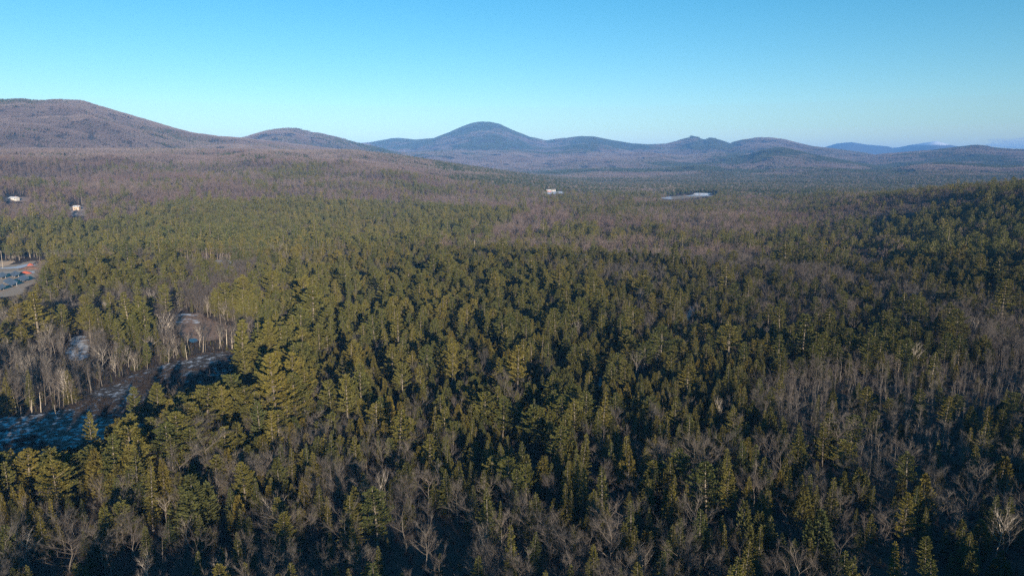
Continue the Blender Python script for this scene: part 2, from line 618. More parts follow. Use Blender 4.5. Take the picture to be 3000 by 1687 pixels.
WP = {k: world_poly(k) for k in CLEAR}
sheet('meadow', WP['meadow'], M['meadow'], 1.5, 0.55, meadow_snow)
sheet('marsh', WP['marsh'], M['marsh'], 1.5, 0.55, marsh_snow)
sheet('glade', WP['snow_glade'], M['snow'], 1.5, 0.55, lambda x, y, z: 0.03)
sheet('yard', WP['solar_yard'], M['yard'], 2.5, 0.5, lambda x, y, z: 0.0)
sheet('field', WP['field'], M['field'], 6.0, 0.6, field_snow)
sheet('yard', WP['farm_yard'], M['snow'], 5.0, 0.6, lambda x, y, z: 0.12)
sheet('yard', WP['white_house_yard'], M['snow'], 3.0, 0.5, lambda x, y, z: -.16)
sheet('yard', WP['tan_house_yard'], M['snow'], 3.0, 0.5, lambda x, y, z: -.10)
sheet('yard', WP['gap_yard'], M['snow'], 2.0, 0.2, lambda x, y, z: 0.05)
for k in ('pole_glade', 'snow_gap', 'snow_gap_2', 'stream'):
    sheet('stream' if k == 'stream' else 'glade', WP[k], M['snow'], 1.2, 0.5, lambda x, y, z: 0.02)

# open water by the marsh
pm, pt, pb = principled('pond_water', (0.03, 0.045, 0.06), 0.2, 0.25)
bumpn = pt.nodes.new('ShaderNodeTexNoise')
bumpn.inputs['Scale'].default_value = 60
bpn = pt.nodes.new('ShaderNodeBump')
bpn.inputs['Strength'].default_value = 0.05
pt.links.new(bumpn.outputs['Fac'], bpn.inputs['Height'])
pt.links.new(bpn.outputs['Normal'], pb.inputs['Normal'])
pond_poly = [ground_at(a * V, b * V) for a, b in [(478, 856), (490, 855), (497, 859), (495, 864), (485, 866), (477, 862)]]
zp = max(tz(*p) for p in pond_poly) + 0.65
ring = []
n = len(pond_poly)
for i in range(n):
    p0, p1, p2, p3 = (Vector((*pond_poly[(i + k) % n], 0)) for k in (-1, 0, 1, 2))
    for t in (0, .25, .5, .75):
        ring.append(0.5 * ((2 * p1) + (p2 - p0) * t + (2 * p0 - 5 * p1 + 4 * p2 - p3) * t * t + (3 * p1 - p0 - 3 * p2 + p3) * t ** 3))
tag(link('pond', new_mesh('pond', [(p.x, p.y, zp) for p in ring], [tuple(range(len(ring)))], [pm])), kind='structure')


# ------------------------------------------------------------------ tree models
def limb(mb, rnd, p, d, length, r0, segs, m=0, up=0.15, wig=0.12, sides=3):
    pts, rad = [p.copy()], [r0]
    d = d.normalized()
    for i in range(segs):
        d = (d + Vector((rnd.uniform(-wig, wig), rnd.uniform(-wig, wig), rnd.uniform(-wig, wig) + up / segs))).normalized()
        p = p + d * (length / segs)
        pts.append(p.copy())
        rad.append(r0 * (1 - 0.8 * (i + 1) / segs))
    mb.tube(pts, rad, sides, m, cap=False)
    return pts, d


def perp(d, rnd):
    a = Vector((rnd.uniform(-1, 1), rnd.uniform(-1, 1), rnd.uniform(-1, 1)))
    u = d.cross(a)
    return u.normalized() if u.length > 1e-3 else d.orthogonal().normalized()


def needle(mb, rnd, p, d, l, w, m=0):
    u = perp(d, rnd) * (w * 0.5)
    mb.tri(p - u, p + u, p + d * l, m)


def blade(mb, rnd, p, d, l, w, m=0):
    """A spray: a kite-shaped leaf face."""
    u = perp(d, rnd) * (w * 0.5)
    q = p + d * (l * 0.45)
    mb.quad(p, q + u, p + d * l, q - u, m)


def build_spruce(seed, H, lod=0):
    rnd = random.Random(seed)
    tr, cr = MB(), MB()
    lean = Vector((rnd.uniform(-.02, .02), rnd.uniform(-.02, .02), 1))
    tr.tube([lean * 0, lean * (H * .5), lean * H], [H * .014, H * .009, .02], 5)
    rmax = H * rnd.choice((.13, .16, .19, .21, .25)) * rnd.uniform(.92, 1.08)
    z = H * rnd.uniform(.06, .14)
    z0 = z
    dz = 0.42 if lod == 0 else 0.9
    while z < H - 0.15:
        t = (z - z0) / (H - z0)
        rad = rmax * ((1 - t) ** 0.95) * (0.6 + 0.4 * min(1, t * 8)) + 0.08
        nb = (8 if t < .7 else 6) if lod == 0 else 5
        a0 = rnd.uniform(0, 6.28)
        for k in range(nb):
            if rnd.random() < 0.10:
                continue
            a = a0 + 6.283 * k / nb + rnd.uniform(-.3, .3)
            L = rad * rnd.uniform(.68, 1.2)
            droop = rnd.uniform(-.35, .05) + t * 0.55
            d = Vector((math.cos(a), math.sin(a), droop)).normalized()
            p0 = lean * (z + rnd.uniform(-.12, .12))
            st = 0.22 if lod == 0 else 0.75
            s = 0.18 * L
            side = Vector((-math.sin(a), math.cos(a), 0))
            while s < L:
                p = p0 + d * s + Vector((0, 0, 0.10 * L * (s / L) ** 2))
                w = (1.0 - 0.5 * s / L)
                sc = 1.0 if lod == 0 else 2.2
                for sg in (-1, 1):
                    dd = (d * 0.8 + side * sg * rnd.uniform(.4, .95) + Vector((0, 0, rnd.uniform(-.30, .15)))).normalized()
                    blade(cr, rnd, p, dd, rnd.uniform(.30, .50) * w * sc, rnd.uniform(.11, .20) * sc)
                if lod == 0 and rnd.random() < .7:
                    dd = (d + Vector((rnd.uniform(-.3, .3), rnd.uniform(-.3, .3), rnd.uniform(.1, .6)))).normalized()
                    blade(cr, rnd, p, dd, rnd.uniform(.30, .45) * w, rnd.uniform(.13, .2))
                s += st
        z += dz * rnd.uniform(.8, 1.2) * (1 - .3 * t)
    for k in range(6 if lod == 0 else 2):
        blade(cr, rnd, lean * (H - .35), Vector((rnd.uniform(-.4, .4), rnd.uniform(-.4, .4), 1)).normalized(), .5, .18)
    return tr, cr


def build_cedar(seed, H, lod=0):
    """Dense conifer with upswept feathery sprays and an uneven, often forked top."""
    rnd = random.Random(seed)
    tr, cr = MB(), MB()
    tr.tube([(0, 0, 0), (rnd.uniform(-.2, .2), rnd.uniform(-.2, .2), H * .5), (0, 0, H * .96)], [H * .016, H * .011, .03], 5)
    tops = [(Vector((0, 0, 0)), H, H * rnd.uniform(.17, .23))]
    for k in range(rnd.randint(0, 3)):
        a = rnd.uniform(0, 6.28)
        d = H * rnd.uniform(.09, .15)
        tops.append((Vector((math.cos(a) * d, math.sin(a) * d, 0)), H * rnd.uniform(.62, .88), H * rnd.uniform(.10, .15)))
    for (c, h, rm) in tops:
        n = int((900 if lod == 0 else 75) * (h / H) ** 2 * (rm / (H * .2)))
        lob = [(rnd.uniform(0, 6.28), rnd.uniform(.1, .9), rnd.uniform(.12, .4)) for _ in range(9)]
        for i in range(n):
            t = rnd.random() ** 0.85 * 0.98
            z = h * (.10 + .90 * t)
            a = rnd.uniform(0, 6.28)
            R_ = rm * 1.08 * (1 - t) ** .92 * (.6 + .4 * min(1, t * 5)) + .05
            for la, lt, lw in lob:
                da = abs((a - la + math.pi) % (2 * math.pi) - math.pi)
                if da < .6 and abs(t - lt) < .09:
                    R_ *= 1 + lw
            rr = R_ * (rnd.random() ** .35)
            p = c + Vector((math.cos(a) * rr, math.sin(a) * rr, z))
            d = Vector((math.cos(a) * rnd.uniform(.2, .8), math.sin(a) * rnd.uniform(.2, .8), rnd.uniform(.3, 1.0))).normalized()
            sc = 1.0 if lod == 0 else 2.5
            blade(cr, rnd, p, d, rnd.uniform(.4, .75) * sc, rnd.uniform(.2, .34) * sc)
    return tr, cr


def build_pine(seed, H, lod=0, base=None, wide=1.0, flat=0.0):
    rnd = random.Random(seed)
    tr, cr = MB(), MB()
    bx, by = rnd.uniform(-.5, .5), rnd.uniform(-.5, .5)

    def axis(z):
        t = z / H
        return Vector((bx * math.sin(t * 2.6), by * math.sin(t * 2.2), z))
    tr.tube([axis(H * k / 6) for k in range(7)], [H * .0135 * (1 - .9 * k / 6) + .03 for k in range(7)], 6)
    cb = base if base is not None else rnd.uniform(.28, .48)
    z = H * cb
    rmax = H * rnd.uniform(.19, .24) * wide
    while z < H - .3:
        t = (z - H * cb) / (H * (1 - cb))
        prof = (1 - t) ** (.75 - .35 * flat) * (.65 + .35 * min(1, t * 3)) * (1 + flat * .25 * t)
        nb = rnd.choice((4, 5, 5, 6)) if lod == 0 else 4
        a0 = rnd.uniform(0, 6.28)
        wl = rnd.uniform(.72, 1.15)
        for k in range(nb):
            if rnd.random() < .13 * (1 - t):
                continue
            a = a0 + 6.283 * k / nb + rnd.uniform(-.35, .35)
            L = max(.5, rmax * prof * wl * rnd.uniform(.65, 1.2))
            rise = rnd.uniform(-.05, .18) + .55 * t
            d = Vector((math.cos(a), math.sin(a), rise)).normalized()
            p0 = axis(z + rnd.uniform(-.2, .2))
            side = Vector((-math.sin(a), math.cos(a), 0))
            pts = [p0 + d * (L * q) + Vector((0, 0, .16 * L * q * q)) for q in (0, .5, 1)]
            if lod == 0:
                cr.tube(pts, [.035 + .012 * L, .03 + .006 * L, .012], 3, 1, cap=False)
            s = L * rnd.uniform(.08, .24)
            st = .34 if lod == 0 else 1.0
            sc = 1.0 if lod == 0 else 2.3
            while s <= L + .05:
                q = s / L
                p = p0 + d * s + Vector((0, 0, .16 * L * q * q))
                bl = (.95 - .5 * q) * rnd.uniform(.6, 1.1) * min(1, .35 + L * .28)
                for sg in (-1, 0, 1):
                    if sg == 0 and q < .8 and rnd.random() < .5:
                        continue
                    bd = (d * (.75 if sg else 1) + side * sg * rnd.uniform(.5, .95) + Vector((0, 0, rnd.uniform(.0, .22)))).normalized()
                    e = p + bd * bl
                    for j in range(9 if lod == 0 else 2):
                        pp = p + (e - p) * rnd.uniform(.35, 1.0)
                        nd = (bd + Vector((rnd.uniform(-.7, .7), rnd.uniform(-.7, .7), rnd.uniform(-.10, .55)))).normalized()
                        blade(cr, rnd, pp, nd, rnd.uniform(.34, .58) * sc, rnd.uniform(.14, .25) * sc)
                s += st * rnd.uniform(.8, 1.2)
        z += rnd.uniform(.85, 1.45) * (1 if lod == 0 else 1.25) * (1 - .25 * t)
    for k in range(14 if lod == 0 else 3):
        nd = Vector((rnd.uniform(-.7, .7), rnd.uniform(-.7, .7), 1)).normalized()
        blade(cr, rnd, axis(H - rnd.uniform(.1, .6)), nd, .5, .2)
    return tr, cr


def build_bare(seed, H, lod=0, spread=1.0, forks=None, cm=1, tw=0.018, ntw=1.0, pole=False, limbr=1.0):
    """Leafless hardwood: trunk, limbs, branches and a haze of fine twigs. Crown material 0 limbs, 1 twigs."""
    rnd = random.Random(seed)
    tr, cr = MB(), MB()
    lean = Vector((rnd.uniform(-.1, .1), rnd.uniform(-.1, .1), 1)).normalized()
    top = H * (.92 if pole else rnd.uniform(.55, .75))
    n = 5
    wx, wy = rnd.uniform(-.25, .25), rnd.uniform(-.25, .25)
    ax = [lean * (top * k / n) + Vector((wx * math.sin(k * 1.3), wy * math.sin(k * 1.7), 0)) for k in range(n + 1)]
    r0 = H * (.0070 if pole else .0095)
    tr.tube(ax, [r0 * (1 - .78 * k / n) for k in range(n + 1)], 5 if lod == 0 else 3)

    def at(t):
        f = t * n
        i = min(int(f), n - 1)
        return ax[i].lerp(ax[i + 1], f - i)
    if lod:
        nl, nb, nt_ = (8, 3, 6) if not pole else (9, 1, 7)
    else:
        nl, nb, nt_ = (rnd.randint(9, 14), 7, 15) if not pole else (rnd.randint(15, 20), 2, 9)
    for i in range(nl):
        t = rnd.uniform(.28, 1.0) if not pole else rnd.uniform(.36, 1.0)
        if i < 2 and not pole:
            t = 1.0
        a = 2.4 * i + rnd.uniform(-.5, .5)
        el = rnd.uniform(.5, 1.15) + (.5 * (t - .3)) if not pole else rnd.uniform(.85, 1.6)
        d = Vector((math.cos(a) * spread, math.sin(a) * spread, el)).normalized()
        L = (H * rnd.uniform(.30, .46) * (1.15 - .4 * t)) if not pole else H * rnd.uniform(.10, .20) * (1.3 - .6 * t)
        pts, dd = limb(cr, rnd, at(t), d, L, r0 * (.48 if not pole else .35) * (1.25 - .6 * t) * limbr, 3, 0, up=.35)
        for j in range(nb):
            q = rnd.uniform(.25, 1.0)
            f = q * 3
            k = min(int(f), 2)
            p = pts[k].lerp(pts[k + 1], f - k)
            bd = (dd * .8 + perp(dd, rnd) * rnd.uniform(.4, .9) + Vector((0, 0, rnd.uniform(0, .4)))).normalized()
            bl = L * rnd.uniform(.28, .5)
            if lod == 0:
                bp, bdd = limb(cr, rnd, p, bd, bl, r0 * .16 * limbr, 2, 0, up=.2)
            else:
                bp, bdd = [p, p + bd * (bl * .5), p + bd * bl], bd
            for w in range(int(nt_ * ntw)):
                qq = rnd.uniform(.15, 1.0) * 2
                kk = min(int(qq), 1)
                pp = bp[kk].lerp(bp[kk + 1], qq - kk)
                td = (bdd * .7 + perp(bdd, rnd) * rnd.uniform(.3, .9) + Vector((0, 0, rnd.uniform(.0, .35)))).normalized()
                needle(cr, rnd, pp, td, H * rnd.uniform(.05, .10) * (1 if lod == 0 else 1.5), tw * (1 if lod == 0 else 4.2), cm)
    return tr, cr


def build_snag(seed, H):
    rnd = random.Random(seed)
    tr, cr = MB(), MB()
    lean = Vector((rnd.uniform(-.12, .12), rnd.uniform(-.12, .12), 1)).normalized()
    tr.tube([lean * (H * k / 4) + Vector((rnd.uniform(-.06, .06), rnd.uniform(-.06, .06), 0)) for k in range(5)], [.17, .15, .13, .10, .05], 6)
    for i in range(rnd.randint(3, 6)):
        a = rnd.uniform(0, 6.28)
        limb(cr, rnd, lean * (H * rnd.uniform(.4, .95)), Vector((math.cos(a), math.sin(a), rnd.uniform(.0, .6))), rnd.uniform(.5, 1.4), .05, 2)
    return tr, cr


def build_bush(seed, H, lod=0):
    rnd = random.Random(seed)
    tr, cr = MB(), MB()
    tr.tube([(0, 0, 0), (0, 0, H * .3)], [.04, .02], 4)
    for i in range(60):
        a, b = rnd.uniform(0, 6.28), rnd.uniform(.2, 1.2)
        d = Vector((math.cos(a) * b, math.sin(a) * b, 1)).normalized()
        needle(cr, rnd, Vector((rnd.uniform(-.3, .3), rnd.uniform(-.3, .3), rnd.uniform(0, .3 * H))), d, H * rnd.uniform(.4, .8), .05)
    return tr, cr


# kinds: name -> (variants high, variants low); each variant: nominal height, trunk mesh, crown mesh, joined mesh
KMAT = {
    'pine': ([M['pine_bark']], [M['pine'], M['pine_bark']]),
    'spruce': ([M['bark']], [M['spruce']]),
    'cedar': ([M['bark']], [M['cedar']]),
    'bare': ([M['bark']], [M['limb'], M['twig']]),
    'hillbare': ([M['hill_twig']], [M['hill_twig'], M['hill_twig']]),
    'birch': ([M['pale_bark']], [M['pale_bark'], M['twig']]),
    'aspen': ([M['pole_bark']], [M['limb'], M['aspen_twig']]),
    'snag': ([M['snag']], [M['snag']]),
    'bush': ([M['brush']], [M['brush']]),
}
KINDNAME = {'hillbare': 'bare_tree', 'pine': 'white_pine', 'spruce': 'spruce_tree', 'cedar': 'cedar_tree', 'bare': 'bare_tree', 'birch': 'birch_tree', 'aspen': 'young_hardwood', 'snag': 'dead_snag', 'bush': 'bare_shrub'}


def variant(kind, H, pair, tagname):
    tr, cr = pair
    tm, cm = KMAT[kind]
    nm = KINDNAME[kind]
    j = MB()
    j.v = list(tr.v) + list(cr.v)
    n = len(tr.v)
    j.f = list(tr.f) + [tuple(i + n for i in f) for f in cr.f]
    j.m = [0] * len(tr.f) + [i + 1 for i in cr.m]
    return {'H': H, 'trunk': tr.mesh(nm + '_trunk', tm), 'crown': cr.mesh(nm + '_crown', cm), 'join': j.mesh(nm + tagname, tm + cm)}


HI, LO = {}, {}
HI['pine'] = [variant('pine', 20, build_pine(100 + i, 20, 0, wide=w, base=b, flat=f), '') for i, (w, b, f) in
              enumerate(((1, .26, 0), (.85, .42, .2), (1.15, .24, .3), (.95, .18, 0), (1.1, .42, .7), (.9, .30, .4), (1.05, .15, .1), (.75, .22, 0)))]
LO['pine'] = [variant('pine', 20, build_pine(140 + i, 20, 1, wide=1.05), '_far') for i in range(3)]
HI['spruce'] = [variant('spruce', 10, build_spruce(200 + i, 10), '') for i in range(9)]
LO['spruce'] = [variant('spruce', 10, build_spruce(240 + i, 10, 1), '_far') for i in range(3)]
HI['cedar'] = [variant('cedar', 11, build_cedar(300 + i, 11), '') for i in range(9)]
LO['cedar'] = [variant('cedar', 11, build_cedar(340 + i, 11, 1), '_far') for i in range(3)]
HI['bare'] = [variant('bare', 11, build_bare(400 + i, 11, 0, spread=s), '') for i, s in enumerate((1.0, 1.3, .8, 1.1, .7, 1.45, .9))]
LO['bare'] = [variant('hillbare', 12, build_bare(440 + i, 12, 1), '_far') for i in range(4)]
HI['birch'] = [variant('birch', 11, build_bare(500 + i, 11, 0, spread=.55 + .1 * i, tw=.02, ntw=.8, limbr=1.25), '') for i in range(4)]
HI['aspen'] = [variant('aspen', 11, build_bare(600 + i, 11, 0, pole=True, spread=.5, tw=.020, ntw=1.1), '') for i in range(6)]
LO['aspen'] = [variant('aspen', 11, build_bare(640 + i, 11, 1, pole=True, spread=.5), '_far') for i in range(3)]
HI['snag'] = [variant('snag', 9, build_snag(700 + i, 9), '') for i in range(4)]
HI['bush'] = [variant('bush', 1.6, build_bush(720 + i, 1.6), '') for i in range(4)]

# ------------------------------------------------------------------ what grows where (zones in the 2576 px overview, first match wins)
KINDS = ['pine', 'spruce', 'cedar', 'bare', 'aspen']
# polygon, (pine, spruce, cedar, bare, aspen), keep, height factor
ZONES = [
    ([(-500, 890), (180, 870), (330, 850), (430, 750), (560, 775), (660, 830), (640, 890), (560, 880), (430, 900), (300, 960), (200, 1010), (100, 1060), (-500, 1060)], (.04, .12, .0, .62, .22), .95, 1.35),
    ([(-500, 1060), (150, 1120), (330, 1000), (450, 940), (580, 870), (720, 860), (790, 950), (740, 1100), (560, 1170), (300, 1220), (-500, 1240)], (.50, .05, .42, .03, .0), 1.25, 1.25),
    ([(-500, 1240), (300, 1220), (560, 1170), (740, 1100), (820, 1150), (760, 1270), (400, 1300), (-500, 1330)], (.12, .22, .56, .10, .0), 1.15, 1.05),
    ([(-500, 640), (480, 635), (540, 700), (480, 750), (330, 850), (180, 870), (-500, 895)], (.31, .06, .03, .50, .10), .93, 1.1),
    ([(-500, 515), (300, 515), (480, 508), (360, 530), (300, 565), (-500, 565)], (.10, .02, .02, .86, .0), .95, 1.1),
    ([(1290, 540), (1420, 528), (1450, 580), (1240, 592)], (.03, .0, .02, .95, .0), .98, 1.1),
    ([(350, 512), (900, 505), (1340, 535), (1300, 580), (950, 622), (480, 640), (-500, 640), (-500, 562), (300, 562)], (.90, .02, .02, .06, .0), .97, 1.0),
    ([(480, 640), (760, 612), (790, 700), (720, 790), (660, 830), (560, 775), (480, 755)], (.33, .08, .07, .52, .0), .88, 1.05),
    ([(690, 600), (1100, 560), (1500, 545), (1520, 760), (1100, 800), (790, 830), (720, 790), (760, 700)], (.42, .16, .18, .24, .0), .92, .98),
    ([(640, 850), (1100, 800), (1520, 760), (1600, 940), (1540, 1080), (1000, 1150), (760, 1130)], (.20, .26, .40, .14, .0), .92, .98),
    ([(2150, 570), (2900, 440), (2900, 780), (2430, 730)], (.25, .20, .06, .49, .0), .95, .95),
    ([(1400, 500), (2900, 500), (2900, 860), (2000, 900), (1600, 900), (1500, 760)], (.11, .26, .18, .42, .03), .92, .95),
    ([(1960, 930), (2150, 870), (2900, 850), (2900, 1230), (2350, 1190), (2020, 1130), (1900, 1010)], (.04, .09, .05, .14, .68), .97, 1.0),
    ([(1540, 890), (1960, 880), (1960, 1100), (1500, 1110)], (.06, .42, .34, .15, .03), .92, .95),
    ([(1880, 1090), (2900, 1190), (2900, 1800), (1880, 1800)], (.05, .32, .12, .36, .15), .76, 1.0),
    ([(-600, 1200), (1900, 1080), (1900, 1900), (-600, 1900)], (.05, .55, .13, .26, .01), .80, 1.0),
    # left hillside, far part
    ([(560, 385), (760, 390), (860, 430), (700, 450), (560, 420)], (.40, .10, .12, .38, .0), .97, .95),
    ([(-600, 200), (1000, 200), (1100, 425), (600, 452), (-600, 462)], (.03, .03, .02, .92, .0), .97, 1.1),
    ([(-600, 462), (600, 452), (700, 520), (-600, 520)], (.07, .01, .02, .90, .0), .96, 1.1),
    ([(600, 452), (1100, 425), (1400, 450), (1400, 545), (700, 520)], (.12, .03, .04, .81, .0), .96, 1.0),
]
DEFAULT = ((.34, .16, .13, .37, .0), .95, 1.0)


def zone_of(px, py):
    n = len(px)
    P = np.tile(np.array(DEFAULT[0]), (n, 1))
    keep = np.full(n, DEFAULT[1])
    hf = np.full(n, DEFAULT[2])
    done = np.zeros(n, bool)
    for poly, pr, kp, h in ZONES:
        k = in_poly(px / V, py / V, poly) & ~done
        P[k] = pr
        keep[k] = kp
        hf[k] = h
        done |= k
    return P, keep, hf


# power line geometry (needed for the cleared strip)
def on_ray(px, py, z):
    a, b, c = ray(px, py)
    d = (z - CAMZ) / c
    return a * d, b * d


POLE_PX = [(2, 735), (603, 727), (838, 716), (1390, 703), (2010, 697)]
POLES = []
for px, py in POLE_PX:
    x, y = on_ray(px, py, 14.0)
    for _ in range(4):
        x, y = on_ray(px, py, tz(x, y) + 14.0)
    POLES.append((x, y))
PXS, PYS = np.array([p[0] for p in POLES]), np.array([p[1] for p in POLES])


def line_y(x):
    return np.interp(x, PXS, PYS)


def scatter(r0, r1, step, seed, az=43.0):
    rng = np.random.default_rng(seed)
    xm = r1 * math.sin(R(az))
    X, Y = np.meshgrid(np.arange(-xm, xm, step), np.arange(r0 * math.cos(R(az)) - 1, r1, step))
    X = X + rng.uniform(-1.0, 1.0, X.shape) * step
    Y = Y + rng.uniform(-1.0, 1.0, Y.shape) * step
    X, Y = X.ravel(), Y.ravel()
    rr = np.hypot(X, Y)
    k = (rr >= r0) & (rr < r1) & (np.abs(np.arctan2(X, Y)) < R(az) + 25.0 / np.maximum(rr, 30))
    return X[k], Y[k], rng


# horizon table for skipping trees that hills hide
HAZ = np.linspace(-R(50), R(50), 401)
HR = np.geomspace(60, 20000, 420)
HT = terrain(np.outer(HR, np.sin(HAZ)), np.outer(HR, np.cos(HAZ)))
HEL = (HT + 6 - CAMZ) / HR[:, None]
HMAX = np.maximum.accumulate(HEL, axis=0)


def visible(x, y, ztop):
    r = np.hypot(x, y)
    a = np.arctan2(x, y)
    i = np.clip(np.searchsorted(HR, r * 0.97) - 1, 0, len(HR) - 1)
    j = np.clip(((a + R(50)) / R(100) * 400).round().astype(int), 0, 400)
    return (ztop - CAMZ) / r > HMAX[i, j] - 0.002


OPEN = [   # parts of clearings and buildings that show in the photograph: no tree may stand before them (2576 px overview), share of trees taken out
    ([(-100, 1060), (60, 1052), (170, 1037), (250, 981), (330, 946), (430, 917), (520, 890), (585, 889), (570, 936), (500, 963), (440, 980), (400, 972), (330, 1008), (270, 1048), (215, 1088), (150, 1120), (60, 1118), (-100, 1126)], .97),
    ([(438, 793), (500, 791), (540, 812), (585, 828), (560, 848), (500, 850), (450, 845)], .93),
    ([(180, 852), (214, 848), (225, 868), (218, 903), (182, 908), (168, 890)], .9),
    ([(-260, 657), (40, 662), (82, 660), (98, 668), (92, 680), (98, 690), (80, 704), (86, 712), (58, 728), (50, 738), (-260, 750)], 1.0),
    ([(1655, 501), (1700, 494), (1752, 486), (1798, 488), (1780, 496), (1740, 500), (1690, 503)], .95),
    ([(1365, 483), (1418, 483), (1415, 488), (1375, 489)], .9),
    ([(16, 486), (66, 486), (70, 503), (14, 504)], 1.0),
    ([(176, 508), (212, 508), (214, 545), (180, 545)], 1.0),
    ([(528, 656), (588, 656), (588, 662), (528, 662)], .8),
    ([(1504, 954), (1515, 950), (1516, 974), (1503, 998), (1497, 996)], .8),
    ([(1730, 774), (1755, 768), (1745, 794), (1728, 808)], .75),
    ([(1450, 641), (1476, 641), (1476, 650), (1450, 650)], .85),
] + [([((px - 6) / V, (py - 2) / V), ((px + 6) / V, (py - 2) / V), ((px + 5) / V, (py + h) / V), ((px - 5) / V, (py + h) / V)], .9) for (px, py), h in zip(POLE_PX[:4], (58, 22, 28, 34))]


def sight(X, Y, Z, H, rng, kind):
    ok = np.ones(len(X), bool)
    for poly, share in OPEN:
        hit = np.zeros(len(X), bool)
        for f in (.25, .45, .65, .85, 1.0):
            px, py = project(X, Y, Z + H * f)
            for off in ((-.1, 0, .1) if kind in ('pine', 'cedar') else (0,)):
                w = off * H * FPX / np.maximum(Y, 1)
                hit |= in_poly((px + w) / V, py / V, poly)
        sh = share if kind != 'bare' else share - (.12 if share < 1 else 0)
        ok &= ~(hit & (rng.random(len(X)) < sh))
    return ok


HBASE = {'pine': (9.5, 16.5), 'spruce': (4.6, 10.2), 'cedar': (5.0, 9.8), 'bare': (5.5, 10.5), 'aspen': (6.0, 9.5), 'birch': (7, 10.5)}
trees = {k: [] for k in HBASE}        # kind -> list of arrays (x, y, z, H, r)


def grow(r0, r1, step, seed):
    X, Y, rng = scatter(r0, r1, step, seed)
    Z = terrain(X, Y)
    bx, by = project(X, Y, Z)
    ok = np.ones(len(X), bool)
    for key, poly in CLEAR_P.items():
        ok &= ~in_poly(bx, by, poly)
    # the strip under the power line
    ly = line_y(X)
    ok &= ~((np.abs(Y - ly) < 3.5) & (X > PXS[0] - 40) & (X < PXS[-1]))
    low = ((Y < ly) & (Y > ly - 34) & (X > PXS[0] - 40) & (X < PXS[-1]))
    cx, cy = project(X, Y, Z + 8)
    P, keep, hf = zone_of(cx, cy)
    pn = fbm(X + 500, Y + 100, 55.0, 3)
    fac = np.exp((pn - .5) * 7.5 + (fbm(X + 900, Y - 700, 170.0, 2) - .5) * 4.0) * .8 * np.where(np.hypot(X, Y) > 750, .62, 1)
    P = P.copy()
    P[:, :3] *= fac[:, None]
    P /= P.sum(1, keepdims=True)
    dens = np.clip(keep + (fbm(X - 300, Y, 24.0, 2) - .5) * .95, 0, 1)
    ok &= rng.random(len(X)) < dens
    ok &= visible(X, Y, Z + 22)
    shade = np.zeros(len(X))
    for key, wd in (('marsh', 17), ('snow_glade', 17), ('solar_yard', 20), ('field', 75), ('farm_yard', 40)):
        wp = np.array(WP[key])
        cx_, cy_ = wp.mean(0)
        sx, sy = -math.sin(R(SUN_AZ)), -math.cos(R(SUN_AZ))
        als = (X - cx_) * sx + (Y - cy_) * sy
        sds = np.abs((X - cx_) * sy - (Y - cy_) * sx)
        lim = als * math.tan(R(SUN_EL)) * .75 + 1.5
        shade = np.where((als > 0) & (als < (85 if wd < 30 else 130)) & (sds < wd), np.maximum(shade, 100 - lim), shade)
    u = rng.random(len(X))
    kind = (u[:, None] > np.cumsum(P, 1)).sum(1).clip(0, 4)
    for i, k in enumerate(KINDS):
        s = ok & (kind == i)
        lo, hi = HBASE[k]
        H = (lo + (hi - lo) * rng.random(s.sum()) ** 1.1) * hf[s]
        fr = np.clip((np.hypot(X[s], Y[s]) - 240) / 260, 0, 1)         # the stand is taller away from the young growth in front
        H = H * (1 + .55 * (fbm(X[s] + 40, Y[s] + 800, 42.0, 2) - .5))          # stands of different age
        H = np.where(rng.random(len(H)) < .06, H * rng.uniform(1.25, 1.5, len(H)), H)      # a few stand above the rest
        near = 1 - np.clip((np.hypot(X[s], Y[s]) - 165) / 120, 0, 1)      # well-grown young trees with room round them at the front
        H = H * (1 + near * {'bare': .30, 'spruce': .28, 'cedar': .20, 'aspen': .10, 'pine': -.10}[k])
        if k in ('spruce', 'cedar', 'bare'):
            H = H * (1 + .25 * fr)
        H = np.where(low[s], np.minimum(H, rng.uniform(3.5, 7.5, s.sum())), H)
        if k == 'pine' and low[s].any():
            pass
        dat = np.stack([X[s], Y[s], Z[s], H], 1)
        if k in ('pine', 'spruce', 'cedar', 'bare'):
            dat = dat[~((shade[s] > 0) & ((k != 'bare') | (np.hypot(dat[:, 0], dat[:, 1]) > 1000)) & (dat[:, 3] > 100 - shade[s]))]
        dat = dat[sight(dat[:, 0], dat[:, 1], dat[:, 2], dat[:, 3], rng, k)]
        if k == 'bare':
            zx, zy = project(dat[:, 0], dat[:, 1], dat[:, 2] + 6)
            b = rng.random(len(dat)) < np.where(in_poly(zx / V, zy / V, ZONES[0][0]), .34, np.where(in_poly(zx / V, zy / V, ZONES[3][0]), .22, .06))
            trees['birch'].append(dat[b & (np.hypot(dat[:, 0], dat[:, 1]) < 420)])
            dat = dat[~(b & (np.hypot(dat[:, 0], dat[:, 1]) < 420))]
        trees[k].append(dat)


grow(28, 260, 3.25, 1)
grow(260, 640, 3.2, 2)
grow(640, 1700, 4.9, 3)
for k in trees:
    trees[k] = np.concatenate(trees[k]) if trees[k] else np.zeros((0, 4))

